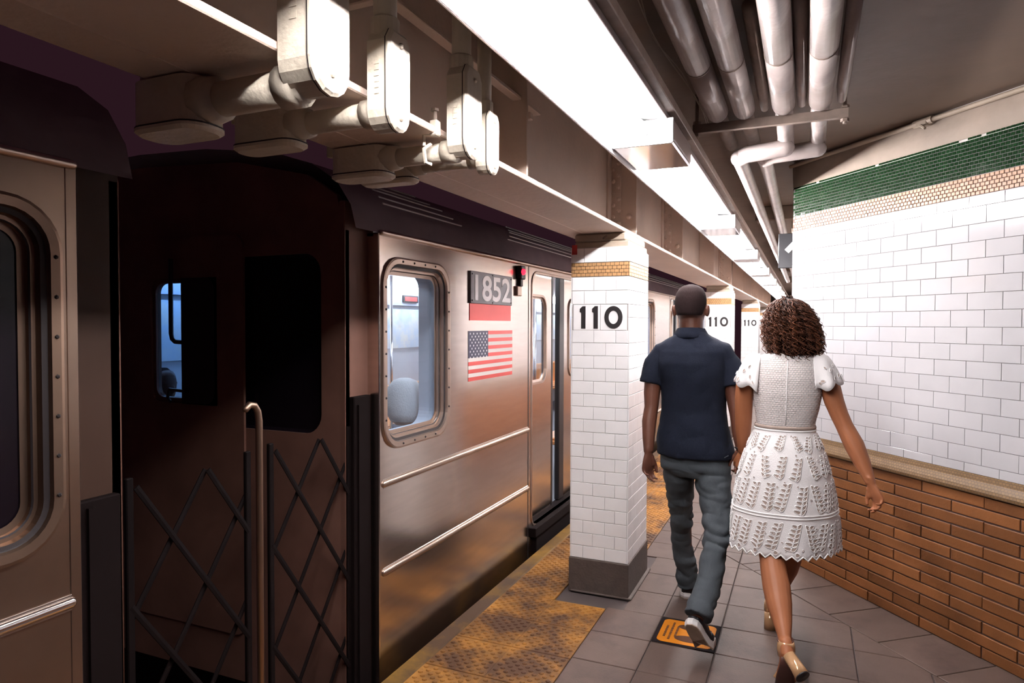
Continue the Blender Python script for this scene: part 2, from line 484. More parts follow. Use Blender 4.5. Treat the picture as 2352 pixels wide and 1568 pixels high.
# local frame: x along WD, y = inwards (away from platform)
def wall_obj(name, bm, m, parent, **kw):
    o = obj(name, bm, m, parent, **kw); return o
bm = B(); box(bm, (S0, 0.0, -.2), (2.6, .12, 2.62))
wall = obj('wall_right', bm, 'grout', kind='structure'); wall.matrix_world = WALL
bm = B(); box(bm, (S0, -.0035, 0), (2.6, .05, .76)); obj('brick_bed', bm, 'brick_grout', wall)
SMAX = 2.6
LB, HB = .339, .0584
for r in range(13):
    z = HB*(r + .5)
    x = .902 - LB*4 + (LB/2 if (r % 2) else 0)
    if r == 12: x += 0
    while x < SMAX:
        a = max(x, S0); b = min(x + LB, SMAX)
        if b - a > .03: inst('brick', pad(b - a - .006, HB - .007, .010 + .003*(hash((r, round(x, 2))) % 3 == 0), .0022, 'brick'), wall, ((a + b)/2, 0, z))
        x += LB
# moulded ledge above the bricks
bm = B()
prof = [(0, .765), (-.030, .765), (-.034, .780), (-.030, .795), (-.016, .825), (-.012, .853), (0, .853)]
loops(bm, [[(xx, y, z) for y, z in prof] for xx in (S0, SMAX)], True, True, True)
obj('ledge', bm, 'cap_mosaic', wall)
LT, HT = .1745, .0805
rows = [(.853, .8975)] + [(2.105 - HT*(k+1), 2.105 - HT*k) for k in range(15)][::-1] + [(2.105, 2.157)]
for r, (z0, z1) in enumerate(rows[::-1]):
    x = .959 - LT*8 + (LT/2 if r % 2 else 0)
    while x < 2.6:
        a = max(x, S0); b = min(x + LT, 2.6)
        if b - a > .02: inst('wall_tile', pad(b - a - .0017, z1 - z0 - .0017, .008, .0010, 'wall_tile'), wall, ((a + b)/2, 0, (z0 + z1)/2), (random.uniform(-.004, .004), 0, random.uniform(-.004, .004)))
        x += LT

def mosaic(name, m, z0, z1, pw, ph, x0, x1, ragged=False, d=.0045):
    bm = B(); box(bm, (x0, -.0022, z0), (x1, .0, z1 - (.02 if ragged else 0))); obj(name + '_bed', bm, 'gasket' if ragged else 'brick_grout', wall)
    bm = B(); r = 0; z = z0
    while z < z1 - ph*.5:
        x = x0 + (pw/2 if r % 2 else 0)
        while x < x1 - pw*.4:
            if not (ragged and z > z1 - 1.6*ph and random.random() < .15):
                jt = random.uniform(-.0006, .0006); a = random.uniform(-.012, .012); bb = random.uniform(-.012, .012)
                w2, h2 = pw/2 - .0014, ph/2 - .0014; cx, cz = x + pw/2, z + ph/2
                def q(k, y): return [(cx + sx*w2*k, y + sx*w2*a + sz*h2*bb, cz + sz*h2*k) for sx, sz in ((-1, -1), (1, -1), (1, 1), (-1, 1))]
                loops(bm, [q(1, 0), q(1, -d + .0015 + jt), q(.88, -d + jt)], True, False, True)
            x += pw
        z += ph; r += 1
    return obj(name, bm, m, wall, kind='stuff')
mosaic('gold_mosaic', 'tan_tile', 2.159, 2.2505, .0232, .0183, S0, 2.6)
mosaic('green_mosaic', 'green_tile', 2.252, 2.443, .0232, .0174, S0, 2.6, True)
# plaster frieze above the green tiles, bowing out slightly to the ceiling
bm = B()
loops(bm, [[(xx, y, z) for y, z in ((.05, 2.435), (-.006, 2.437), (-.010, 2.50), (-.012, 2.585), (.05, 2.62))] for xx in (S0, .6, 1.2, 2.6)], True, True, True)
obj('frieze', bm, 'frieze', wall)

# ---- wall beyond the corner (returns away from the slanting wall), then straight on
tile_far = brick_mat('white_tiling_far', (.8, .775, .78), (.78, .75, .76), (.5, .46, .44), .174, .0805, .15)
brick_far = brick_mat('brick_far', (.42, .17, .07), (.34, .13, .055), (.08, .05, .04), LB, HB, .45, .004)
def banded_wall(name, p, q):
    d = V((q[0]-p[0], q[1]-p[1], 0)); L = d.length
    bm = B(); box(bm, (0, .0, -.2), (L, .1, 2.62))
    o = obj(name, bm, 'plaster', kind='structure')
    o.matrix_world = Matrix.Translation((p[0], p[1], 0)) @ Matrix.Rotation(math.atan2(d.y, d.x), 4, 'Z')
    for nm, m, z0, z1, dd in (('brick_dado', brick_far, 0, .765, .01), ('ledge', mat['cap_mosaic'], .765, .853, .02), ('tile_field', tile_far, .853, 2.157, .008), ('gold_mosaic', mat['tan_tile'], 2.157, 2.25, .008), ('green_mosaic', mat['green_tile'], 2.25, 2.44, .008)):
        b2 = B(); box(b2, (0, -dd, z0), (L, .02, z1)); obj(nm, b2, m, o)
    return o
cx0, cy0 = WX + WD.x*S0, WY + WD.y*S0
banded_wall('wall_corner', (.20, 7.0), (cx0 + .004, cy0 + .03))
banded_wall('wall_passage', (.20, 27.0), (.20, 7.0))
bm = B(); box(bm, (-1.6, 26.8, -.2), (1.2, 27.0, 2.7)); obj('wall_end', bm, 'plaster', kind='structure')

# ---- ceiling over the platform
bm = B(); box(bm, (-1.10, -4.0, 2.60), (4.0, 27.0, 2.75)); ceiling = obj('ceiling', bm, 'ceiling', kind='structure')
bm = B()
for yb in (6.4, 9.2, 12.5, 16.0): box(bm, (-.42, yb, 2.47), (.19, yb + .25, 2.60), .01)
obj('ceiling_ribs', bm, 'ceiling', ceiling)
# ---- track bed
bm = B(); box(bm, (-5.6, -5, -1.3), (-1.62, 27, -1.15)); obj('track_floor', bm, 'tunnel', kind='structure')

bm = B(); box(bm, (-1.70, -4, -1.3), (-1.63, 27, -.28)); obj('wall_platform', bm, 'tunnel', kind='structure')
# ============================================================ STEEL GIRDER
gird = thing('steel_girder', 'long beige painted steel girder carried by the row of tiled columns', 'girder', (-1.1125, 0, 2.07))
G = gird
def gobj(name, bm, m, parent=None, **kw):
    for v in bm.verts: v.co -= V((-1.1125, 0, 2.07))
    return obj(name, bm, m, parent or G, **kw)
bm = B(); box(bm, (-1.297, -4, 2.07), (-.930, 26.8, 2.089), .003); gobj('bottom_flange', bm, 'girder')
bm = B(); box(bm, (-1.118, -4, 2.089), (-1.104, 26.8, 2.60)); gobj('web', bm, 'girder')
bm = B(); tube(bm, [(-1.172, .6, 2.0705), (-1.172, 3.69, 2.0705)], .0032, 6); gobj('seam', bm, 'girder')
bm = B()
for yy in (1.93, 1.955, 1.985, 2.01): bmesh.ops.create_icosphere(bm, subdivisions=1, radius=.009, matrix=Matrix.Translation((-1.225, yy, 2.069)))
gobj('paint_blobs', bm, 'girder', kind='stuff')
riv = B()
bmesh.ops.create_uvsphere(riv, u_segments=8, v_segments=4, radius=.0135)
rme = bpy.data.meshes.new('rivet'); riv.to_mesh(rme); riv.free(); rme.materials.append(mat['girder'])
for k, (yy, riveted) in enumerate(((2.30, False), (4.04, True), (5.71, True), (7.8, False), (9.73, True), (11.6, False), (13.5, False), (15.4, True), (17.3, False), (19.2, False), (21.1, True))):
    bm = B(); box(bm, (-1.104, yy, 2.089), (-.942, yy + .013, 2.60), .002)
    st = gobj('stiffener', bm, 'girder')
    if riveted:
        bm = B(); box(bm, (-1.104, yy - .012, 2.089), (-1.035, yy, 2.60), .002); box(bm, (-1.104, yy - .085, 2.089), (-1.092, yy - .012, 2.60), .002)
        gobj('angle', bm, 'girder', st)
        for r in range(7):
            for q in (0, 1):
                o = inst('rivet', rme, st, (-1.082 + .033*q + 1.1125, yy - .012, .06 + .072*r + .036*q))
        o = inst('bolt', rme, st, (-.985 + 1.1125, yy, .13), (0, 0, 0), (1.3, 1.3, 1.3))
bm = B(); box(bm, (-1.0, .3, 2.372), (-.965, 2.50, 2.384), .002); box(bm, (-1.104, 2.44, 2.345), (-.985, 2.47, 2.372), .003); box(bm, (-1.104, 1.4, 2.345), (-.985, 1.43, 2.372), .003)
for v in bm.verts: v.co -= V((-.98, 1.4, 2.37))
o = obj('cable_strap', bm, 'girder'); o.location = (-.98, 1.4, 2.37)
tag(o, 'flat painted strap bracketed to the girder web behind the conduits', 'bracket')

# ============================================================ TILED COLUMNS
def digit_one(h):
    P = [(0.2, 0), (0.2, 1), (0.06, 1), (-.07, .88), (-.07, .74), (0, .70), (0, 0)]
    return [((x - .1)*h, (y - .5)*h) for x, y in P]
def ell(rx, ry, n=40): return [(rx*math.cos(2*PI*k/n), ry*math.sin(2*PI*k/n)) for k in range(n)]
ONE = xf(plate(digit_one(.128), (), .0015), FRONT)
ZERO = xf(plate(ell(.0525, .064), [ell(.0275, .037)], .0015), FRONT)
CL, CR, CD = -.172, .157, .48
def column_tiles(col, near):
    zs = [(.2 + .0732*k, .2 + .0732*(k + 1)) for k in range(18)]
    zs += [(1.664, 1.742), (1.742, 1.82), (1.902, 1.985)]
    for r, (z0, z1) in enumerate(zs):
        zc, h = (z0 + z1)/2, z1 - z0 - .002
        cuts = [CL, CL + .129, CL + .258, CR] if r % 2 else [CL, CL + .071, CL + .2, CR]
        for a, b in zip(cuts, cuts[1:]):
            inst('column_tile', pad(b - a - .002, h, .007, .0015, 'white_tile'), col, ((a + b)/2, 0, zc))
        off = .0645 if r % 2 else .129
        cs = [-.006]; y = off
        while y < CD: cs.append(y); y += .129
        if CD - cs[-1] < .03: cs[-1] = CD
        else: cs.append(CD)
        for a, b in zip(cs, cs[1:]):
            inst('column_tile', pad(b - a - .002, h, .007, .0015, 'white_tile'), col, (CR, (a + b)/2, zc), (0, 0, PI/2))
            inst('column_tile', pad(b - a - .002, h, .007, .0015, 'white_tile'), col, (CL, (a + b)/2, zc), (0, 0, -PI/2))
def column(Y0, label, near=True):
    col = thing('tiled_column', label, 'column', (-1.0645, Y0, 0), group='white tiled columns along the platform edge')
    bm = B(); box(bm, (CL, 0, .18), (CR, CD, 1.99)); obj('core', bm, 'grout', col)
    bm = B(); box(bm, (CL - .012, -.014, 0), (CR + .012, CD + .012, .20), .006, seg=2); obj('base', bm, 'concrete', col)
    bm = B(); box(bm, (CL - .0, -.02, .0), (CR + .03, CD + .03, .012), .004); obj('base_skirt', bm, 'concrete', col)
    column_tiles(col, near)
    for (z0, z1) in ((1.516, 1.664),):
        for a, b in ((CL + .006, -.004), (-.004, CR - .006)):
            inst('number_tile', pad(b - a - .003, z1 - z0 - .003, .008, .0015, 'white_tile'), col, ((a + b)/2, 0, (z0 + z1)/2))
        yy = -.006
        for a, b in zip([yy] + [.1 + .1*k for k in range(4)], [.1 + .1*k for k in range(4)] + [CD]):
            for zz in ((z0 + (z1-z0)*.25), (z0 + (z1-z0)*.75)):
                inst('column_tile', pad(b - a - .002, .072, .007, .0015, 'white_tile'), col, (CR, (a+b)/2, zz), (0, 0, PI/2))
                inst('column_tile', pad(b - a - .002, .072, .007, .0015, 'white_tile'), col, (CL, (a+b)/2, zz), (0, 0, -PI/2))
    for x, me in ((-.103, ONE), (-.030, ONE), (.073, ZERO)):
        o = inst('digit', me, col, (x, -.0088, 1.590)); me.materials.clear(); me.materials.append(mat['black'])
    # small gold tiles round the top, joined (about twenty millimetres each)
    bm = B(); box(bm, (CL - .0015, -.0015, 1.822), (CR + .0015, CD, 1.9015)); obj('band_bed', bm, 'brick_grout', col)
    bm = B()
    for r in range(4):
        z = 1.8225 + .0197*r; x = CL + .001 - (.013 if r % 2 else 0)
        while x < CR - .002:
            a, b = max(x, CL + .001), min(x + .0262, CR - .001)
            if b - a > .004: box(bm, (a + .0014, -.0062 - random.uniform(0, .0008), z + .0014), (b - .0014, 0, z + .0183))
            x += .0262
        y = -.004
        while y < CD:
            box(bm, (CR, y + .001, z + .001), (CR + .0062 + random.uniform(0, .0008), min(y + .0262, CD) - .0014, z + .0183)); box(bm, (CL - .0062, y + .001, z + .001), (CL, min(y + .0262, CD) - .001, z + .0187)); y += .0262
    obj('gold_band', bm, 'gold_tile', col, kind='stuff')
    bm = B(); box(bm, (CL + .012, .006, 1.985), (CR - .002, CD - .01, 2.02), .004); box(bm, (CL - .02 + .03, .004, 2.02), (CR + .004 - .02, CD, 2.069), .01)
    obj('cap', bm, 'plaster', col)
    if near:
        bm = B(); box(bm, (CL - .001, -.010, 1.95), (CL + .03, -.0075, 2.005)); obj('red_tape', bm, 'red', col)
        bm = B(); tube(bm, [(0.01, -.004, 2.035), (.02, -.014, 2.04), (.035, -.012, 2.05)], .005, 6); obj('hook', bm, 'hanger_steel', col)
    return col
column(3.72, 'nearest white tiled column, with large black 110 tiles and red tape at its top')
column(9.35, 'second white tiled column with 110 tiles, behind the head of the man in navy', False)
column(15.0, 'third white tiled column with 110 tiles, beside the curly haired woman', False)
column(20.7, 'farthest white tiled column, hidden behind the third column down the platform', False)

# ============================================================ FLUORESCENT FIXTURES
def light_fixture(k):
    y0 = .57 + 2.43*k
    names = ['nearest long fluorescent ceiling fixture, its tube end and polished box over the platform', 'second fluorescent ceiling fixture, lying between the first and second polished boxes', 'third fluorescent ceiling fixture along the girder, beyond the second polished box']
    label = 'fluorescent fixture overhead behind the camera, out of the frame' if k < 0 else names[k] if k < 3 else '%s fluorescent fixture along the girder, small in the distance' % ('fourth', 'fifth', 'sixth', 'seventh', 'eighth', 'ninth')[k - 3]
    t = thing('fluorescent_fixture', label, 'light fixture', (-.60, y0, 2.26), group='fluorescent fixtures in one line beside the girder')
    prof = [(-.103, -.038), (-.090, .066), (-.078, .078), (.07, .080), (.092, .076), (.106, .068), (.109, .072), (.094, .082), (.07, .088), (-.083, .086), (-.096, .070), (-.107, -.036)]
    bm = B(); loops(bm, [[(x, y, z) for x, z in prof] for y in (0, 2.43)], True, True, True); obj('reflector_tray', bm, 'fixture', t)
    bm = B()
    box(bm, (-.112, 0, -.040), (-.104, 2.43, -.028), .002); box(bm, (.107, 0, .064), (.114, 2.43, .088), .002)
    obj('side_rail', bm, 'fixture_side', t)
    bm = B(); box(bm, (-.07, 0, .090), (.05, 2.43, .15), .003); box(bm, (.10, 0, .088), (.145, 2.43, .125), .003); box(bm, (.02, .6, .095), (.12, .66, .12)); box(bm, (.02, 1.8, .095), (.12, 1.86, .12))
    for yy in (.4, 2.0): box(bm, (-.03, yy, .15), (.01, yy + .04, .34))
    obj('mounting_channel', bm, 'hanger_steel', t)
    bm = B(); tube(bm, [(-.006, .03, .016), (-.006, 1.985, .016)], .019, 16); obj('tube', bm, 'tube', t, smooth=True)
    for yy, sg in ((0.0, 1), (2.0, -1)):
        bm = B(); box(bm, (-.036, yy, -.012), (.024, yy + .03, .074), .008); box(bm, (.024, yy, .008), (.038, yy + .022, .05), .004)
        obj('lamp_holder', bm, 'fixture', t)
    bm = B()
    tr = [(-.088, .064), (-.100, -.022), (-.094, -.026), (.128, -.026), (.134, -.020), (.134, .068)]
    loops(bm, [[(x, y, z) for x, z in tr] for y in (2.022, 2.43)], True, True, True)
    cap = obj('ballast_box', bm, 'steel_bright' if k < 2 else 'fixture', t)
    bm = B(); loops(bm, [[(x*1.005, y, z) for x, z in tr] for y in (2.012, 2.022)], True, True, True); obj('face_plate', bm, 'fixture', cap)
    bm = B(); box(bm, (.1345, 2.03, -.010), (.137, 2.43, .060)); obj('cover_side', bm, 'fixture_side', cap)
for k in range(9): light_fixture(k)

# ============================================================ CONDUIT BENDS round the girder
def stadium(w, h, r, cx, cy): return rrect(w, h, min(r, w/2 - .0005, h/2 - .0005), 5, cx, cy)
def upright(w, h, cx, cy):
    """flat topped outline with a round foot"""
    r = w/2 - .0005; t = w*.16; pts = []
    for k in range(9):
        a = PI + PI*k/8; pts.append((cx + r*math.cos(a), cy - h/2 + r + r*math.sin(a)))
    pts += [(cx + w/2, cy + h/2 - t*1.6), (cx + w/2 - t, cy + h/2), (cx - w/2 + t, cy + h/2), (cx - w/2, cy + h/2 - t*1.6)]
    return pts
def conduit(label, y0, y1, xin, zb, zt, rp, xl, clip_=False):
    yc = (y0 + y1)/2; xo = -.850
    t = thing('conduit_bend', label, 'conduit', (xo, yc, zb), group='painted conduit bends under the girder')
    def P(name, bm, m='conduit', parent=None, smooth=False, **kw):
        for v in bm.verts: v.co -= V((xo, yc, zb))
        return obj(name, bm, m, parent or t, smooth, **kw)
    w, h = y1 - y0, zt - zb
    L = upright(w, h, yc, (zb + zt)/2)
    bm = B(); loops(bm, [[(x, a, b) for a, b in L] for x in (xin, xo)], True, True, True); body = P('upright_box', bm)
    L2 = upright(w + .006, h + .006, yc, (zb + zt)/2); L3 = upright(w - .008, h - .008, yc, (zb + zt)/2)
    bm = B(); loops(bm, [[(xo - .001, a, b) for a, b in L2], [(xo + .004, a, b) for a, b in L2], [(xo + .009, a, b) for a, b in L3]], True, True, True); cv = P('cover', bm, 'conduit', body)
    bm = B(); bmesh.ops.create_uvsphere(bm, u_segments=8, v_segments=5, radius=.0075, matrix=Matrix.Translation((xo + .009, yc, zb + w*.33))); bmesh.ops.create_uvsphere(bm, u_segments=8, v_segments=5, radius=.0075, matrix=Matrix.Translation((xo + .009, yc, zt - w*.33))); P('screws', bm, 'conduit', body)
    bm = B(); loops(bm, [[(xo - .004, a, b) for a, b in L2], [(xo - .0012, a, b) for a, b in L2]], True, True, True); P('gasket_line', bm, 'gasket', body)
    xm = (xin + xo)/2 - .006
    bm = B(); tube(bm, [(xm, yc, zt - .03), (xm, yc, 2.60)], rp, 14); P('riser', bm, smooth=True)
    bm = B(); tube(bm, [(xm, yc, zt - .012), (xm, yc, zt + .035), (xm, yc, zt + .039)], [rp*1.22, rp*1.22, rp*1.1], 14); P('collar', bm)
    lw = .19; zc = 2.066 - rp*1.28
    zc = min(zc, zb + w*.5 + .012)
    bm = B(); tube(bm, [(xin + .02, yc, zc), (xl + lw - .03, yc + .004, zc)], rp, 14); P('cross_pipe', bm, smooth=True)
    bm = B(); tube(bm, [(xin + .01, yc, zc), (xin - .035, yc, zc)], rp*1.2, 14); P('coupling', bm, smooth=True)
    bm = B(); tube(bm, [(xl + lw + .03, yc, zc), (xl + lw - .02, yc, zc)], [rp*1.25, rp*1.5], 14); P('coupling', bm, smooth=True)
    hb = rp*2.35
    L = stadium(lw, w*.95, w*.38, xl + lw/2, yc); zt2 = zc + rp*1.25; zb2 = zt2 - hb - .012
    bm = B(); loops(bm, [[(a, b, z) for a, b in L] for z in (zb2, zt2)], True, True, True); b2 = P('end_box', bm)
    La = stadium(lw + .006, w*.95 + .006, w*.4, xl + lw/2, yc); Lb = stadium(lw - .012, w*.95 - .012, w*.34, xl + lw/2, yc)
    bm = B(); loops(bm, [[(a, b, zb2 - .001) for a, b in La], [(a, b, zb2 - .007) for a, b in La], [(a, b, zb2 - .014) for a, b in Lb]], True, True, True); P('cover', bm, 'conduit', b2)
    bm = B(); loops(bm, [[(a, b, zb2 - .001) for a, b in La], [(a, b, zb2 + .0025) for a, b in La]], True, True, True); P('gasket_line', bm, 'gasket', b2)
    xr = min(xl + .03, -1.297 - rp*.8)
    bm = B(); tube(bm, [(xr, yc, zt2 - .01), (xr, yc, 2.60)], rp*.78, 12); P('far_riser', bm, smooth=True)
    # raised maker's lettering is only relief: a low bar on the flank
    bm = B()
    for q in range(6): box(bm, (xin + (xo - xin)*.38, y0 - .0012, zb + h*(.35 + .06*q)), (xin + (xo - xin)*.62, y0 + .002, zb + h*(.39 + .06*q)))
    P('relief', bm, 'conduit', body)
    return t
conduit('largest cream conduit bend at the top, its bright upright box cut off by the frame', 1.008, 1.122, -.925, 1.992, 2.36, .036, -1.345)
conduit('second cream conduit bend, a narrow upright box with a dark top edge', 1.262, 1.346, -.902, 1.984, 2.20, .027, -1.315)
conduit('third cream conduit bend, with pipe clamps on its cross pipe', 1.626, 1.722, -.902, 2.006, 2.25, .027, -1.305)
conduit('smallest cream conduit bend, farthest of the four and tucked behind the third', 1.772, 1.838, -.888, 1.99, 2.165, .021, -1.30)
cl = thing('pipe_clamp', 'small beam clamp gripping the third conduit at the flange edge', 'clamp', (-.935, 1.62, 2.075))
bm = B(); tube(bm, [(.0, 0, -.005), (-.035, 0, -.002), (-.035, 0, -.035)], .005, 6); box(bm, (-.012, -.012, -.012), (.012, .012, .03), .003); obj('jaw', bm, 'conduit', cl)
bm = B(); tube(bm, [(0, .0, .03), (0, .0, .055)], .006, 8); tube(bm, [(0, 0, .055), (0, 0, .062)], .012, 6); obj('screw', bm, 'hanger_steel', cl)
bm = B(); tube(bm, [(-.02, .01, -.03), (-.022, -.022, -.05), (-.02, -.016, -.085), (-.012, .0, -.088)], .0055, 6); obj('hook', bm, 'conduit', cl)

# ============================================================ CEILING PIPES on their hanger
YT = 3.2
def ipipe(label, x, r, z, ext, bent):
    t = thing('insulated_pipe', label, 'pipe', (x, YT - .036, z), group='insulated pipes under the ceiling')
    bm = B(); tube(bm, [(0, -4.5, 0), (0, -1.0, 0), (0, -.62, 0)], r, 20); tube(bm, [(0, -.62, 0), (0, -.03, 0)], r*1.0, 20, round_ends=False)
    obj('jacket', bm, 'pipe_jacket', t, True)
    bm = B(); tube(bm, [(0, -.03, 0), (0, -.006, 0), (0, .006, -.001)], [r, r*.96, r*.72], 20); obj('jacket_end', bm, 'pipe_jacket', t, True)
    bm = B(); tube(bm, [(0, -.625, 0), (0, -.618, 0)], r*1.03, 20); tube(bm, [(0, -2.2, 0), (0, -2.193, 0)], r*1.03, 20); obj('band', bm, 'hanger_steel', t, True)
    if not bent:
        bm = B(); tube(bm, [(0, 0, 0), (0, .3, .005), (0, .62, .01)], r*.7, 16); obj('bare_pipe', bm, 'hanger_steel', t, True)
    else:
        for nm, pts, rr in bent:
            bm = B(); tube(bm, [V(p) - V((x, YT - .036, z)) for p in pts], rr, 16, True, None, True); obj(nm, bm, 'pipe_jacket', t, True)
    return t
ipipe('leftmost brown grey ceiling pipe, ending at the hanger bar', -.372, .047, 2.497, .6, None)
ipipe('second ceiling pipe from the left, ending at the hanger bar', -.258, .046, 2.497, .6, None)
def jog(x, yd, z0, zj, xj, y2):
    return [('riser', [(x, YT + .03, z0 - .01), (x, YT + .16, z0 - .02), (x, yd, zj + .05), (x, yd, zj)], .037),
            ('cross_leg', [(x, yd, zj), (xj + .04, yd + .04, zj - .005), (xj, yd + .08, zj - .01)], .041),
            ('onward_pipe', [(xj, yd + .06, zj - .01), (xj + .002, yd + .4, zj - .01), (xj + .004, y2, zj - .01)], .036)]
ipipe('third ceiling pipe, silvery, dropping beyond the hanger and turning left', -.098, .047, 2.497, .6, jog(-.098, 3.52, 2.50, 2.40, -.318, 14))
ipipe('rightmost silvery ceiling pipe, dropping beyond the hanger and turning left', .046, .047, 2.497, .6, jog(.046, 3.72, 2.50, 2.43, -.205, 14))
t = thing('pipe_hanger', 'painted steel hanger bar carrying the four ceiling pipes', 'hanger', (-.15, YT, 2.455))
bm = B(); box(bm, (-.335, -.015, -.030), (.305, .012, -.026)); box(bm, (-.335, -.015, -.026), (.305, -.011, .008)); box(bm, (-.335, .008, -.026), (.305, .012, .004)); obj('bar', bm, 'hanger_steel', t)
for sx in (-.318, .292):
    bm = B(); tube(bm, [(sx, 0, -.055), (sx, 0, .15)], .0075, 8); obj('rod', bm, 'hanger_steel', t)
    for zz in (-.045, .012, .138):
        bm = B(); tube(bm, [(sx, 0, zz), (sx, 0, zz + .012)], .017, 6); obj('nut', bm, 'hanger_steel', t)
# lagging stubs hanging between the pipes
for i, (x, lab) in enumerate(((-.175, 'short rusty pipe stub between the second and third ceiling pipes'), (-.026, 'pale tapered pipe stub between the two silvery ceiling pipes'), (.128, 'short pale pipe stub right of the rightmost ceiling pipe'))):
    bm = B(); tube(bm, [(0, -.9, .05), (0, -.1, .015), (0, 0, -.01)], [.024, .024, .016], 10)
    o = obj('pipe_stub', bm, 'pipe_jacket' if i else 'hanger_steel', None, True); o.location = (x, YT - .03, 2.505); tag(o, lab, 'pipe')
# conduit along the top of the slanting wall
t = thing('wall_conduit', 'thin painted conduit running along the top of the green tiled wall', 'conduit'); t.matrix_world = WALL
bm = B(); tube(bm, [(S0 - .0, -.03, 2.573), (.7, -.03, 2.573), (2.6, -.03, 2.573)], .0125, 10); obj('conduit', bm, 'plaster', t, True)
bm = B(); tube(bm, [(.84, -.03, 2.573), (.95, -.03, 2.573)], .02, 10); box(bm, (.86, -.05, 2.55), (.93, 0, 2.585), .006); tube(bm, [(.895, -.05, 2.555), (.93, -.06, 2.53)], .007, 6); obj('coupling', bm, 'plaster', t)
# loose cable under the ceiling
pts = []
for k in range(24):
    u = k/23; pts.append((-.475 + .02*math.sin(u*9) + .03*u, 1.2 + 2.1*u, 2.50 + .03*math.sin(u*3.1) - .02*u))
bm = B(); tube(bm, pts, .0022, 5); tube(bm, [(p[0] + .008*math.sin(i*.9), p[1], p[2] + .006) for i, p in enumerate(pts)], .0018, 5)
o = obj('cable', bm, 'cable'); tag(o, 'thin twisted cable strung under the ceiling between lamps and pipes', 'cable')

# ============================================================ HANGING SIGN
t = thing('hanging_sign', 'black hanging sign with a white arrow, beyond the corner of the tiled wall', 'sign', (-.085, 6.5, 2.60))
SX = -.085
bm = B(); box(bm, (-.145, -.02, -.545), (.16, .02, -.24), .004); obj('panel', bm, 'sign_black', t)
arrow = [(-.024, -.115), (.024, -.115), (.024, .03), (.072, -.02), (.105, .012), (0, .125), (-.105, .012), (-.072, -.02), (-.024, .03)]
me = xf(plate(arrow, (), .004), Matrix.Translation((.012, -.022, -.395)) @ FRONT); obj('arrow', me, 'sign_white', t)
for sx in (-.03, .12):
    bm = B(); tube(bm, [(sx, 0, -.25), (sx, 0, 0)], .008, 6); obj('rod', bm, 'hanger_steel', t)

# ============================================================ FLOOR DECAL
t = thing('floor_decal', 'orange floor decal with footprints stuck on one tile by the man in navy', 'floor sticker', (-.5255, 3.42, .0))
bm = B(); box(bm, (-.149, -.150, .0012), (.149, .150, .0022)); obj('border', bm, 'decal_black', t)
me = plate(rrect(.262, .262, .03, 6), (), .0008); me.transform(Matrix.Translation((0, 0, .0027))); obj('panel', me, 'decal_orange', t)
for sy in (-1, 1):
    me = plate([(x*1.0 + .02, y + sy*.066) for x, y in ell(.072, .034)], (), .0006); me.transform(Matrix.Translation((0, 0, .0034))); obj('footprint', me, 'decal_brown', t)
    me = plate([(x + .098, y + sy*.058) for x, y in ell(.016, .022, 20)], (), .0006); me.transform(Matrix.Translation((0, 0, .0034))); obj('footprint_tip', me, 'decal_brown', t)
bm = B()
for col_, (y0, y1) in enumerate(((-.075, .055), (-.10, .10), (-.06, .065))):
    y = y0
    while y < y1:
        l = random.uniform(.007, .015); box(bm, (-.108 + .026*col_, y, .0031), (-.097 + .026*col_, min(y + l, y1), .0036)); y += l + random.uniform(.002, .004)
obj('lettering', bm, 'decal_brown', t)
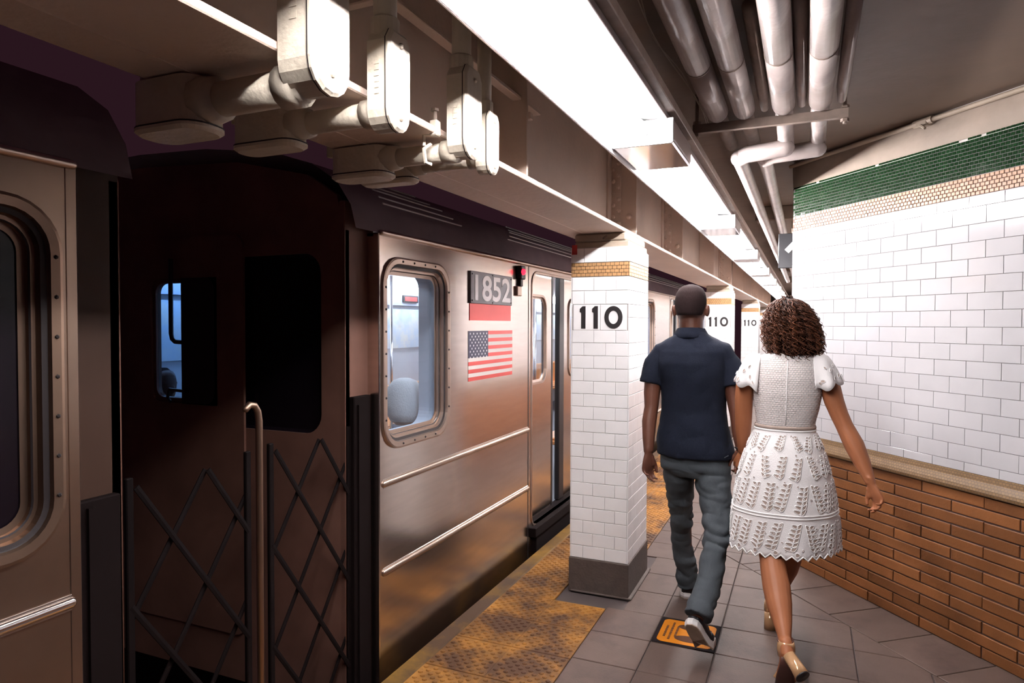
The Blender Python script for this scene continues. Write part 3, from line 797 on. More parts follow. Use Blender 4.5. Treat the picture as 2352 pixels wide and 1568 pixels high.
# ============================================================ SUBWAY CARS
def star(r, cx, cy):
    return [(cx + (r if k % 2 == 0 else r*.4)*math.sin(k*PI/5), cy + (r if k % 2 == 0 else r*.4)*math.cos(k*PI/5)) for k in range(10)]
XS = -1.74
def subway_car(label, ye, sg, length, lit, windows, doors):
    t = thing('subway_car', label, 'subway car', (XS, ye, 0), group='stainless steel subway cars at the platform')
    org = V((XS, ye, 0))
    def P(name, g, m, parent=None, smooth=False, **kw):
        if isinstance(g, bpy.types.Mesh): g.transform(Matrix.Translation(-org))
        else:
            for v in g.verts: v.co -= org
        return obj(name, g, m, parent or t, smooth, **kw)
    def Y(d): return ye + sg*d
    def yb(a, b): return (min(Y(a), Y(b)), max(Y(a), Y(b)))
    def rr(a, b, z0, z1, r, n=6):
        y0, y1 = yb(a, b); return rrect(y1 - y0, z1 - z0, r, n, (y0 + y1)/2, (z0 + z1)/2)
    # side sheet with its openings
    y0, y1 = yb(0, length)
    holes = [rr(a + .02, b - .02, .992, 1.839, .115) for a, b in windows] + [rr(a, b, .135, 1.905, .085) for a, b in doors]
    me = plate([(y0, -.12), (y1, -.12), (y1, 1.955), (y0, 1.955)], holes, .03); me.transform(Matrix.Translation((XS - .015, 0, 0)) @ SIDE)
    P('side_panel', me, 'steel' if lit else 'steel_shaded')
    for a, b in doors:
        for d in (a - .065, b + .065):
            bm = B(); box(bm, (XS - .002, Y(d) - .006, -.12), (XS + .0012, Y(d) + .006, 1.95)); P('panel_joint', bm, 'black')
    # windows
    for a, b in windows:
        yy0, yy1 = yb(a, b); yc = (yy0 + yy1)/2; W, H = yy1 - yy0, .887; zc = 1.4155
        def L(ins, x, r0=.135): return [(x, p, q) for p, q in rrect(W - 2*ins, H - 2*ins, max(r0 - ins, .03), 7, yc, zc)]
        bm = B(); loops(bm, [L(-.002, XS), L(0, XS + .012), L(.008, XS + .014), L(.030, XS + .012), L(.034, XS - .002), L(.046, XS - .004), L(.050, XS - .020), L(.060, XS - .021), L(.063, XS - .038), L(.080, XS - .040)], True)
        fr = P('window_frame', bm, 'steel_trim' if lit else 'trim_shaded', smooth=False)
        bm = B(); loops(bm, [L(.055, XS - .042), L(.055, XS - .150), L(.03, XS - .152)], True); P('inner_reveal', bm, 'car_inner' if lit else 'undercar', fr)
        bm = B(); loops(bm, [L(.033, XS + .0005), L(.036, XS - .0005), L(.047, XS - .0025)], True); loops(bm, [L(.0605, XS - .0195), L(.0640, XS - .0235)], True); P('seal', bm, 'gasket', fr)
        bm = B(); loops(bm, [L(.070, XS - .044), L(.070, XS - .049)], True, True, True); P('pane', bm, 'glass' if lit else 'dark_glass', fr)
        bm = B()
        for k in range(7):
            zq = zc - .30 + .1*k
            for sgn in (-1, 1): bmesh.ops.create_icosphere(bm, subdivisions=1, radius=.006, matrix=Matrix.Translation((XS + .013, yc + sgn*(W/2 - .018), zq)))
        for k in range(4):
            for sgn in (-1, 1): bmesh.ops.create_icosphere(bm, subdivisions=1, radius=.006, matrix=Matrix.Translation((XS + .013, yc - .15 + .1*k, zc + sgn*(H/2 - .018))))
        P('screws', bm, 'gasket', fr, kind='stuff')
    # doors
    for a, b in doors:
        gap0, gap1 = a + .59, a + .72
        for k, (la, lb, wa_, wb_) in enumerate(((a - .02, gap0 - .04, a + .02, gap0 - .17), (gap1 + .13, b + .12, gap1 + .25, gap1 + .67))):
            yy0, yy1 = yb(la, lb)
            me = plate([(yy0, .14), (yy1, .14), (yy1, 1.93), (yy0, 1.93)], [rr(wa_, wb_, 1.13, 1.75, .07)], .03); me.transform(Matrix.Translation((XS - .075, 0, 0)) @ SIDE)
            leaf = P('door_leaf', me, 'steel')
            q0, q1 = yb(wa_, wb_)
            def L2(ins, x): return [(x, p, q) for p, q in rrect(q1 - q0 - 2*ins, .62 - 2*ins, max(.085 - ins, .03), 6, (q0 + q1)/2, 1.44)]
            bm = B(); loops(bm, [L2(-.018, XS - .06), L2(-.016, XS - .050), L2(.0, XS - .050), L2(.004, XS - .066), L2(.016, XS - .068)], True); P('window_frame', bm, 'steel_trim', leaf)
            bm = B(); loops(bm, [L2(-.002, XS - .07), L2(-.002, XS - .075)], True, True, True); P('pane', bm, 'glass' if lit else 'dark_glass', leaf)
            r0, r1 = (yb(gap0 - .04, gap0) if k == 0 else yb(gap1 + .02, gap1 + .13))
            bm = B(); box(bm, (XS - .10, r0, .14), (XS - .058, r1, 1.92), .006); P('rubber_edge', bm, 'black', leaf)
        bm = B(); q0, q1 = yb(a - .03, b + .03)
        box(bm, (XS - .10, q0, .07), (XS + .045, q1, .135), .004); box(bm, (XS - .02, q0 + .05, -.05), (XS + .03, q1 - .05, .07), .004); P('door_sill', bm, 'undercar')
        bm = B()
        loops(bm, [[(x, p, q) for p, q in rr(a - i, b + i, .135 - i, 1.905 + i, .085 + i)] for i, x in ((0, XS - .01), (0, XS + .006), (.014, XS + .006), (.018, XS))], True)
        P('door_frame', bm, 'steel_trim')
    # rub rails, drip rail
    segs = []; d = .028
    for a, b in doors: segs.append((d, a - .075)); d = b + .075
    if d < length - .1: segs.append((d, length - .03))
    for z in (.826, .422):
        for a, b in segs:
            p0, p1 = yb(a, b)
            bm = B(); tube(bm, [(XS + .004, p0, z), (XS + .004, p1, z)], [(.016, .012)]*2, 10, True, (0, 0, 1), True)
            rl = P('rub_rail', bm, 'steel_bright' if not lit else 'steel_trim', smooth=True)
            bm = B(); box(bm, (XS - .002, p0 - .004, z - .021), (XS + .003, p1 + .004, z + .021), .001); P('rail_plate', bm, 'steel', rl)
    bm = B(); tube(bm, [(XS + .006, y0 + .012, 1.957), (XS + .006, y1 - .012, 1.957)], .0125, 8, True, None, True); P('drip_rail', bm, 'steel_trim', smooth=True)
    # roof
    half = [(-1.742, 1.955), (-1.768, 2.055), (-1.84, 2.160), (-1.97, 2.245), (-2.2, 2.318), (-2.6, 2.37), (-3.04, 2.385)]
    prof = half + [(-6.08 - x, z) for x, z in half[-2::-1]]
    bm = B(); loops(bm, [[(x, yv, z) for x, z in prof] for yv in ((Y(-.165), y1) if sg > 0 else (y0, Y(-.165)))], False); rf = P('roof', bm, 'roof', smooth=True)
    for k, (x, z) in enumerate(((-1.803, 2.108), (-1.826, 2.140), (-1.862, 2.176), (-1.905, 2.204), (-1.962, 2.241))):
        for a, b in ((.12 if lit else .3, .90 - .06*k), (1.55 + .08*k, length - .05)):
            p0, p1 = yb(a, min(b, length - .05))
            bm = B(); tube(bm, [(x, p0, z), (x, p1, z)], .0048, 6); P('roof_rib', bm, 'roof_rib', rf)
    # end wall with storm door, cab window and corner posts
    yw = Y(-.165)
    arch = [(-1.80, -.12), (-1.80, 1.95), (-1.84, 2.10), (-2.0, 2.20), (-2.4, 2.29), (-3.04, 2.32), (-3.68, 2.29), (-4.08, 2.20), (-4.24, 2.10), (-4.28, 1.95), (-4.28, -.12)]
    dl, dr = -2.94, -2.56
    hole1 = rrect(dr - dl, .557, .05, 5, (dl + dr)/2, 1.4675)
    hole2 = rrect(.604, .79, .09, 6, -2.228, 1.462)
    me = plate(arch, [hole1, hole2], .03); me.transform(Matrix.Translation((0, yw + sg*.015, 0)) @ Matrix(((1, 0, 0, 0), (0, 0, -1, 0), (0, 1, 0, 0), (0, 0, 0, 1))))
    ew = P('end_wall', me, 'steel_dull')
    def ring(pts_in, yv, s, cx, cz): return [(cx + (p - cx)*s, yv, cz + (q - cz)*s) for p, q in pts_in]
    bm = B(); loops(bm, [ring(hole2, yw + sg*.012, 1.0, -2.228, 1.462), ring(hole2, yw + sg*.03, .97, -2.228, 1.462)], True, False, True); P('cab_window', bm, 'dark_glass', ew)
    bm = B(); loops(bm, [ring(hole1, yw + sg*.012, 1.0, -2.75, 1.4675), ring(hole1, yw + sg*.016, 1.0, -2.75, 1.4675)], True, True, True); P('storm_window', bm, 'storm_glass' if lit else 'dark_glass', ew)
    bm = B(); q = sorted((yw - sg*.012, yw - sg*.004)); box(bm, (-2.757, q[0], 1.16), (-2.52, q[1], 1.77), .003); P('window_blind', bm, 'black', ew)
    me = plate(rrect(.80, 1.86, .06, 5, -2.76, 1.03), [rrect(.42, .60, .06, 5, -2.75, 1.4675)], .012); me.transform(Matrix.Translation((0, yw - sg*.006, 0)) @ FRONT); sd = P('storm_door', me, 'steel_dull', ew)
    bm = B(); tube(bm, [(-2.80, yw - sg*.03, 1.86), (-2.80, yw - sg*.03, 1.50), (-2.793, yw - sg*.03, 1.475), (-2.775, yw - sg*.03, 1.462), (-2.73, yw - sg*.03, 1.46)], .0105, 8); P('grab_bar', bm, 'black', ew)
    bm = B(); tube(bm, [(-2.83, yw - sg*.02, 1.23), (-2.72, yw - sg*.02, 1.225)], .008, 6); tube(bm, [(-2.83, yw - sg*.02, 1.23), (-2.84, yw - sg*.02, 1.19), (-2.82, yw - sg*.02, 1.17)], .008, 6); P('door_handle', bm, 'black', ew)
    p0, p1 = sorted((yw, ye + sg*.01))
    bm = B(); box(bm, (-1.83, p0, -.12), (-1.80, p1, 2.075), .004); P('corner_post', bm, 'steel_dull' if lit else 'post_shaded')
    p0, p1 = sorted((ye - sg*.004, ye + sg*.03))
    bm = B(); box(bm, (-1.83, p0, -.12), (XS + .002, p1, 1.957), .004); box(bm, (-1.86, p0, 1.94), (-1.768, p1 + (.02 if sg > 0 else 0), 2.04)); P('edge_trim', bm, 'steel' if lit else 'steel_shaded')
    p0, p1 = sorted((ye - sg*.14, ye - sg*.02))
    bm = B(); box(bm, (-1.80, p0, -.12), (-1.772, p1, 1.235 if lit else 1.07), .004); box(bm, (-1.772, p0 + .02, -.12), (-1.762, p0 + .04, 1.2 if lit else 1.05)); P('gate_channel', bm, 'undercar')
    # far side, floor, inside
    bm = B(); box(bm, (-4.34, y0, -.12), (-4.30, y1, 1.955)); P('far_side', bm, 'car_inner')
    bm = B(); q0, q1 = sorted((Y(0), Y(length))); box(bm, (-4.30, q0, .06), (XS - .03, q1, .12)); P('car_floor', bm, 'car_floor')
    bm = B(); box(bm, (-4.2, q0, -.9), (XS - .10, q1, .055)); P('underframe', bm, 'undercar')
    bm = B(); box(bm, (-4.28, q0, 2.03), (-1.80, q1, 2.06)); P('car_ceiling', bm, 'car_inner' if lit else 'undercar')
    # inner lining of the near side between windows keeps the lit inside from leaking
    if lit:
        for x0 in (-4.14, -2.12):
            bm = B(); box(bm, (x0, Y(.3) if sg > 0 else q0, 1.915 if x0 < -3 else 1.985), (x0 + .10, q1 - .3, 2.025), .006); P('strip_light', bm, 'car_lamp')
        q = 2.6
        for k in range(6):
            a = .3 + q*k
            if a + 2 > length: break
            p0, p1 = yb(a + 2.1, a + 3.2)
            bm = B(); box(bm, (-4.30, p0, 1.27), (-4.285, p1, 1.72), .004); P('map_poster' if k % 2 == 0 else 'window_far', bm, 'map_paper' if k % 2 == 0 else 'ad_panel')
            p0, p1 = yb(a + .6, a + 1.7)
            bm = B(); box(bm, (-4.30, p0, 1.27), (-4.285, p1, 1.72), .004); P('map_poster', bm, 'map_paper')
        bm = B()
        for k in range(10):
            p0, p1 = yb(.6 + 1.4*k, .6 + 1.4*k + 1.2)
            if max(p0, p1) < q1: box(bm, (-4.27, p0, 1.76), (-4.255, p1, 1.93), .003)
        P('ad_frames', bm, 'ad_panel')
        p0, p1 = yb(4.1, 4.42); bm = B(); box(bm, (-4.254, p0, 1.80), (-4.235, p1, 1.88)); rsn = P('sign_box', bm, 'black'); bm = B(); box(bm, (-4.236, p0 + .03, 1.815), (-4.233, p1 - .03, 1.865)); P('red_letters', bm, 'red', rsn)
        for (x0, x1, xb0, xb1) in ((-4.28, -3.86, -4.28, -4.20), (-2.24, -1.86, -1.90, -1.84)):
            sp = [(.25, 1.55), (3.2, 7.0), (8.4, 12.2)] if x0 > -3 else [(.25, 7.0), (7.3, 12.2)]
            for a, b in sp:
                n = max(1, int((b - a)/.46)); st = (b - a)/n
                p0, p1 = yb(a, b)
                bm = B(); box(bm, (x0, p0, .46), (x1, p1, .50), .01); bench = P('bench', bm, 'seat_orange')
                bm = B()
                for k in range(n):
                    r0, r1 = yb(a + st*k + .012, a + st*(k + 1) - .012)
                    box(bm, (x0 + .01, r0, .50), (x1 - .01, r1, .522), .012)
                    box(bm, (xb0, r0, .50), (xb1, r1, .87 if x0 < -3 else .80), .02, seg=2)
                P('seat_shells', bm, 'seat_orange', bench)
        for x in (-3.84, -2.28):
            for d_ in (1.6, 3.25, 5.0, 7.1):
                bm = B(); tube(bm, [(x, Y(d_), .12), (x, Y(d_), 2.03)], .016, 8); P('grab_pole', bm, 'steel_bright', smooth=True)
        bm = B(); p0, p1 = yb(2.0, 3.0); box(bm, (-4.285, p0, .14), (-4.275, p1, 1.9)); P('far_door', bm, 'door_blue')
    return t, P

car_a, PA = subway_car('lit stainless subway car numbered 1852, with a flag decal and its doors part open', 2.52, 1, 15.4, True,
    [(.016, .635), (3.72, 4.75), (4.87, 5.96), (8.95, 9.98), (10.1, 11.2)], [(1.83, 3.25), (7.06, 8.48), (12.3, 13.7)])
# number plate, stripe, flag, marker lamp on the lit car
zt, zb_ = 1.852, 1.668
bm = B(); box(bm, (XS - .002, 3.393, zb_), (XS + .012, 3.974, zt), .002); pl = PA('number_plate', bm, 'plate_grey')
me = text_mesh('1852', .205, .0045, .001)
xs = [v.co.x for v in me.vertices]; ysv = [v.co.y for v in me.vertices]
sx = .50/(max(xs) - min(xs)); sy = .150/(max(ysv) - min(ysv))
mx, my = (max(xs) + min(xs))/2, (max(ysv) + min(ysv))/2
me.transform(Matrix.Translation((XS + .0125, 3.695, 1.760)) @ SIDE @ Matrix.Diagonal((sx, sy, 1, 1)) @ Matrix.Translation((-mx, -my, 0)))
PA('numerals', me, 'plate_white', pl)
bm = B()
for yy, zz in ((3.41, 1.835), (3.68, 1.842), (3.955, 1.835), (3.41, 1.685), (3.68, 1.678), (3.955, 1.685)): bmesh.ops.create_icosphere(bm, subdivisions=1, radius=.005, matrix=Matrix.Translation((XS + .012, yy, zz)))
PA('screws', bm, 'gasket', pl)
bm = B(); box(bm, (XS - .002, 3.398, 1.571), (XS + .003, 3.974, zb_)); PA('red_stripe', bm, 'red')
fy0, fy1, fz0, fz1 = 3.383, 4.003, 1.226, 1.511
bm = B(); box(bm, (XS - .002, fy0, fz0), (XS + .0015, fy1, fz1)); fl = PA('flag_decal', bm, 'flag_white')
st = (fz1 - fz0)/13
for k in range(7):
    z0 = fz1 - st*(2*k + 1); a = fy0 + .258 if k < 4 else fy0
    bm = B(); box(bm, (XS + .0005, a, z0), (XS + .0022, fy1, z0 + st)); PA('red_bar', bm, 'red', fl)
bm = B(); box(bm, (XS + .0005, fy0, fz1 - st*7), (XS + .0024, fy0 + .258, fz1)); PA('canton', bm, 'navy', fl)
bm = B()
for r in range(9):
    for c_ in range(6 if r % 2 == 0 else 5):
        cy_ = fy0 + .022 + .043*c_ + (.0215 if r % 2 else 0); cz_ = fz1 - .0085 - st*7/9*(r + .4)
        vs = [bm.verts.new((XS + .0030, p, q)) for p, q in star(.0085, cy_, cz_)]
        bm.faces.new(vs)
PA('stars', bm, 'plate_white', fl, kind='stuff')
bm = B(); box(bm, (XS - .002, 4.075, 1.845), (XS + .035, 4.150, 1.935), .006); box(bm, (XS - .002, 4.10, 1.80), (XS + .02, 4.14, 1.845), .003); ml = PA('marker_lamp', bm, 'black')
bm = B(); bmesh.ops.create_uvsphere(bm, u_segments=12, v_segments=8, radius=.021, matrix=Matrix.Translation((XS + .036, 4.098, 1.893))); PA('lens', bm, 'lamp_red', ml, True)
bm = B(); box(bm, (XS - .002, 4.055, 1.735), (XS + .018, 4.125, 1.800), .004); PA('junction_cover', bm, 'steel_trim')

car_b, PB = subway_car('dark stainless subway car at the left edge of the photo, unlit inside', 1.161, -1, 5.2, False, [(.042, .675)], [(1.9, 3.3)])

# ---- folding gates that close the gap between the two cars
def gate(label, y0, y1, zt_):
    t = thing('folding_gate', label, 'gate', (-1.80, (y0 + y1)/2, -.3), group='lattice gates between the cars')
    org = V((-1.80, (y0 + y1)/2, -.3))
    sl, pitch, zb_ = 1.45, .26, -.30
    def add(name, bm, m):
        for v in bm.verts: v.co -= org
        obj(name, bm, m, t)
    k = -8
    for s_ in (1, -1):
        for k in range(-9, 12):
            pts = []
            a = y0 + .02 + pitch*k
            # y = a + s*(zt - z)/sl
            za, zb2 = zt_, zb_
            ya, yb2 = a, a + s_*(zt_ - zb_)/sl
            lo, hi = 0.0, 1.0
            for lim, sgn in ((y0, 1), (y1, -1)):
                fa, fb = sgn*(ya - lim), sgn*(yb2 - lim)
                if fa < 0 and fb < 0: lo = 2; break
                if fa < 0: lo = max(lo, fa/(fa - fb))
                elif fb < 0: hi = min(hi, fa/(fa - fb))
            if hi - lo < .03: continue
            q = lambda u: (-1.80 + .006*s_, ya + (yb2 - ya)*u, za + (zb2 - za)*u)
            bm = B(); tube(bm, [q(lo), q(hi)], [(.0035, .011)]*2, 6, True, (1, 0, 0)); add('lattice_bar', bm, 'gate_paint')
    for yy, zz in ((y0, zt_ + .03), (y1, zt_ + .03)):
        bm = B(); box(bm, (-1.808, yy - .012, zb_), (-1.792, yy + .012, zz), .003); add('stile', bm, 'gate_paint')
    return t
gate('dark folding lattice gate fixed to the unlit car, left of the upright bar', 1.345, 1.80, 1.07)
gate('dark folding lattice gate fixed to the lit car, right of the upright bar', 1.912, 2.372, 1.08)
bm = B(); tube(bm, [(0, 0, -.3), (0, 0, 1.20), (0, -.006, 1.235), (0, -.022, 1.258), (0, -.045, 1.263), (0, -.062, 1.25)], .0125, 10, True, None, True)
o = obj('gate_post', bm, 'trim_shaded', None, True); o.location = (-1.80, 1.858, 0); tag(o, 'upright steel bar with a hooked top standing between the two lattice gates', 'post')
# ============================================================ PEOPLE
def loft(bm, rings, n=28, p=2.0):
    """rings: (cx, cy, cz, rx, ry[, dzx, dzy]) horizontal superellipses, optional slope of the ring in x and y"""
    Ls = []
    for r in rings:
        cx, cy, cz, rx, ry = r[:5]; sx = r[5] if len(r) > 5 else 0; sy = r[6] if len(r) > 6 else 0
        L = []
        for k in range(n):
            a = 2*PI*k/n; c, s_ = math.cos(a), math.sin(a)
            x = rx*math.copysign(abs(c)**(2/p), c); y = ry*math.copysign(abs(s_)**(2/p), s_)
            L.append((cx + x, cy + y, cz + sx*x + sy*y))
        Ls.append(L)
    loops(bm, Ls, True, True, True)

def ball(bm, c, r, seg=14, scale=(1, 1, 1), rot=None):
    m = Matrix.Translation(c) @ (rot if rot is not None else Matrix.Identity(4)) @ Matrix.Diagonal((r*scale[0], r*scale[1], r*scale[2], 1))
    bmesh.ops.create_uvsphere(bm, u_segments=seg, v_segments=max(6, seg//2), radius=1, matrix=m)

def hand(bm, wrist, d, n, s, curl=(.35, .5, .35), k=1.0, spread=.12, thumb=(.75, .62, .25), rw=.024):
    """palm, four unequal curled fingers and a thumb from the side of the palm; d along the fingers, n out of the palm, s towards the thumb"""
    d = V(d).normalized(); n = V(n); n = (n - d*n.dot(d)).normalized(); s = V(s); s = (s - d*s.dot(d) - n*s.dot(n)).normalized()
    w0 = V(wrist)
    pts = [w0 - d*.03, w0, w0 + d*.022*k, w0 + d*.05*k + n*.001, w0 + d*.078*k, w0 + d*.092*k]
    tube(bm, pts, [(rw, rw*.8), (rw*.98, rw*.74), (.031*k, .0165*k), (.038*k, .016*k), (.040*k, .0135*k), (.036*k, .010*k)], 16, True, s, True)
    tube(bm, [w0 + d*.018*k + s*.018*k + n*.006, w0 + d*.055*k + s*.024*k + n*.010], [.015*k, .012*k], 10, True, None, True)      # ball of the thumb
    for off, ln, r0, ex in ((.0285, .072, .0083, .06), (.0095, .081, .0087, 0.0), (-.0095, .075, .0082, .07), (-.0275, .058, .0072, .16)):
        b = w0 + d*(.080 if off > -.02 else .072)*k + s*off*k
        dirv = (d + s*(off/.03)*spread).normalized(); ax = n.cross(dirv).normalized()
        P_ = [b - d*.012*k, b]; R_ = [r0*k*1.05, r0*k*1.05]; ang = 0
        for seg, c_, rr in ((.46, curl[0] + ex, .98), (.30, curl[1] + ex, .88), (.24, curl[2] + ex, .74)):
            ang += c_
            P_.append(P_[-1] + (dirv*math.cos(ang) + n*math.sin(ang))*ln*seg*k); R_.append(r0*rr*k)
        tube(bm, P_, R_, 10, True, None, True)
    t0 = w0 + d*.028*k + s*.026*k + n*.005*k
    td = (d*thumb[0] + s*thumb[1] + n*thumb[2]).normalized(); t1 = t0 + td*.040*k
    td2 = (d*(thumb[0] + .35) + s*thumb[1]*.35 + n*(thumb[2] + .15)).normalized()
    tube(bm, [t0 - td*.012*k, t0, t1, t1 + td2*.030*k], [.012*k, .0125*k, .0105*k, .0080*k], 10, True, None, True)

def head(bm, top, cx, cy, k=1.0, ears=True):
    """head with brow, nose, mouth, chin and ears, facing +Y"""
    R_ = [(.000, .010, .012, 0), (-.006, .034, .045, 0), (-.020, .056, .072, 0), (-.042, .069, .088, 0), (-.075, .0765, .097, 0), (-.11, .078, .098, .002), (-.135, .0755, .094, .004), (-.16, .070, .084, .010), (-.185, .061, .072, .018), (-.205, .050, .058, .026), (-.222, .034, .038, .036), (-.232, .018, .02, .042)]
    loft(bm, [(cx, cy + dy*k, top + dz*k, rx*k, ry*k) for dz, rx, ry, dy in R_], 28, 2.15)
    tube(bm, [(cx, cy + .094*k, top - .115*k), (cx, cy + .108*k, top - .15*k), (cx, cy + .100*k, top - .162*k)], [.008*k, .014*k, .012*k], 8, True, None, True)
    for dz, rr in ((-.183, .0075), (-.193, .008)): tube(bm, [(cx - .022*k, cy + .076*k, top + dz*k), (cx, cy + .087*k, top + dz*k), (cx + .022*k, cy + .076*k, top + dz*k)], [rr*.6*k, rr*k, rr*.6*k], 8, True, None, True)
    tube(bm, [(cx - .045*k, cy + .078*k, top - .10*k), (cx, cy + .092*k, top - .099*k), (cx + .045*k, cy + .078*k, top - .10*k)], [.009*k]*3, 8, True, None, True)
    if ears:
        for sx in (-1, 1):
            ball(bm, (cx + sx*.0845*k, cy - .006*k, top - .134*k), .031*k, 14, (.36, .62, 1.05), Matrix.Rotation(sx*-.45, 4, 'Z'))
            ball(bm, (cx + sx*.089*k, cy - .014*k, top - .124*k), .021*k, 10, (.38, .55, 1.0), Matrix.Rotation(sx*-.6, 4, 'Z'))
def eyes(parent, org, top, cx, cy, k=1.0):
    for sx in (-1, 1):
        bm = B(); ball(bm, (cx + sx*.032*k, cy + .0835*k, top - .118*k), .012*k, 10)
        for v in bm.verts: v.co -= org
        obj('eye', bm, 'eye', parent, True)

def person(label, loc, me, m, group=None):
    me.transform(Matrix.Translation(-V(loc)))
    o = obj('person', me, m, None, True); o.location = loc
    return tag(o, label, 'person', group)
def part(name, g, m, par, org, smooth=True, **kw):
    if isinstance(g, bpy.types.Mesh): g.transform(Matrix.Translation(-V(org)))
    else:
        for v in g.verts: v.co -= V(org)
    return obj(name, g, m, par, smooth, **kw)

# ------------------------------------------------------------ the man in the navy polo
mo = V((-.53, 3.62, 0))
bm = B()
head(bm, 1.757, -.553, 3.625, 1.0)
tube(bm, [(-.545, 3.605, 1.40), (-.549, 3.612, 1.50), (-.552, 3.625, 1.60)], [(.066, .066), (.060, .062), (.060, .066)], 18)
loft(bm, [(-.52, 3.61, .86, .12, .09), (-.53, 3.61, 1.0, .13, .085), (-.533, 3.6, 1.2, .135, .09), (-.54, 3.6, 1.38, .14, .08), (-.545, 3.605, 1.45, .09, .06)], 20)
tube(bm, [(-.67, 3.60, 1.40), (-.715, 3.59, 1.36), (-.735, 3.58, 1.28), (-.741, 3.565, 1.19), (-.740, 3.55, 1.115), (-.747, 3.53, 1.04), (-.744, 3.505, .96), (-.739, 3.485, .888)], [.05, .052, .047, .043, .037, .038, .032, .0255], 16)
hand(bm, (-.739, 3.483, .880), (-.05, -.02, -1), (.80, -.60, 0), (.6, .8, 0), (.22, .62, .42), .98, .05, (.95, .42, .22), .0245)
tube(bm, [(-.41, 3.61, 1.40), (-.365, 3.615, 1.36), (-.345, 3.61, 1.26), (-.326, 3.60, 1.17), (-.312, 3.585, 1.09), (-.300, 3.57, 1.0), (-.290, 3.556, .93)], [.05, .052, .046, .041, .036, .034, .025], 16)
hand(bm, (-.289, 3.556, .925), (.05, .02, -1), (-.35, -1, 0), (-.95, .3, 0), (.5, .8, .5), .95, .05)
for pts in ([(-.60, 3.62, .90), (-.60, 3.78, .50), (-.597, 3.88, .11)], [(-.437, 3.605, .87), (-.402, 3.50, .60), (-.391, 3.42, .49), (-.405, 3.25, .32), (-.436, 3.135, .21)]):
    tube(bm, pts, [.055] + [.036]*(len(pts) - 2) + [.03], 12)
me = remesh(bm, .0042, 2)
man = person('person in a navy polo shirt and grey trousers walking away beside the woman in white', mo, me, 'skin_dark')
eyes(man, mo, 1.757, -.553, 3.625)
# cropped hair
bm = B()
rings = []
for dz, rx, ry, dy in ((.004, .010, .012, 0), (-.003, .037, .048, 0), (-.018, .0595, .0755, 0), (-.042, .0725, .0915, -.001), (-.075, .0795, .098, -.003), (-.100, .0800, .095, -.007), (-.122, .0755, .088, -.014), (-.142, .0690, .075, -.025), (-.158, .062, .058, -.040)):
    rings.append((-.553, 3.625 + dy, 1.757 + dz, rx, ry))
loft(bm, rings, 32, 2.12)
part('hair', bm, 'hair_black', man, mo)
# polo shirt
bm = B()
loft(bm, [(-.520, 3.603, .872, .194, .146, -.01, .02), (-.521, 3.603, .905, .194, .145, -.01, .01), (-.527, 3.603, .944, .190, .140), (-.531, 3.603, 1.014, .180, .129), (-.533, 3.602, 1.10, .165, .116), (-.534, 3.60, 1.20, .163, .116), (-.538, 3.598, 1.28, .172, .120), (-.541, 3.598, 1.35, .182, .118), (-.541, 3.60, 1.41, .184, .105), (-.542, 3.60, 1.445, .168, .088), (-.543, 3.602, 1.475, .128, .074), (-.545, 3.606, 1.500, .088, .068), (-.547, 3.608, 1.515, .072, .066)], 36, 2.3)
tube(bm, [(-.64, 3.60, 1.405), (-.69, 3.597, 1.392), (-.722, 3.588, 1.34), (-.738, 3.578, 1.285), (-.747, 3.570, 1.236)], [(.062, .066), (.062, .066), (.055, .064), (.054, .063), (.056, .064)], 20, True)
tube(bm, [(-.44, 3.605, 1.405), (-.395, 3.61, 1.395), (-.362, 3.61, 1.345), (-.343, 3.606, 1.29), (-.335, 3.60, 1.238)], [(.062, .066), (.062, .066), (.055, .064), (.053, .063), (.054, .062)], 20, True)
def shirt_d(c, n):
    f = (abs(noise.noise(V((c.x*6 + c.z*4, c.y*5, c.z*7 - c.x*6)))) - .2)*.012
    f += noise.noise(V((c.x*22, c.y*18, c.z*13)))*.0022
    if c.z < .98: f += .004*math.sin(c.x*55 + c.z*10)*(.98 - c.z)/.1*.6
    return c + n*f
me = remesh(bm, .0065, 3, shirt_d)
shirt = part('polo_shirt', me, 'polo', man, mo)
bm = B()
nC = 30; Ls = []
for rx, ry, z in ((.078, .074, 1.485), (.078, .074, 1.50), (.0705, .0675, 1.528), (.0675, .065, 1.530), (.067, .064, 1.49)):
    Ls.append([(-.549 + rx*math.cos(2*PI*k/nC), 3.61 + ry*math.sin(2*PI*k/nC), z + .006*math.sin(2*PI*k/nC)*-1) for k in range(nC)])
loops(bm, Ls, True); 
Ls = []
for rx, ry, z in ((.0700, .067, 1.531), (.083, .079, 1.508), (.097, .086, 1.486), (.095, .084, 1.482)):
    Ls.append([(-.548 + rx*math.cos(2*PI*k/nC), 3.609 + ry*math.sin(2*PI*k/nC), z) for k in range(nC)])
loops(bm, Ls, True)
part('collar', bm, 'polo', shirt, mo)
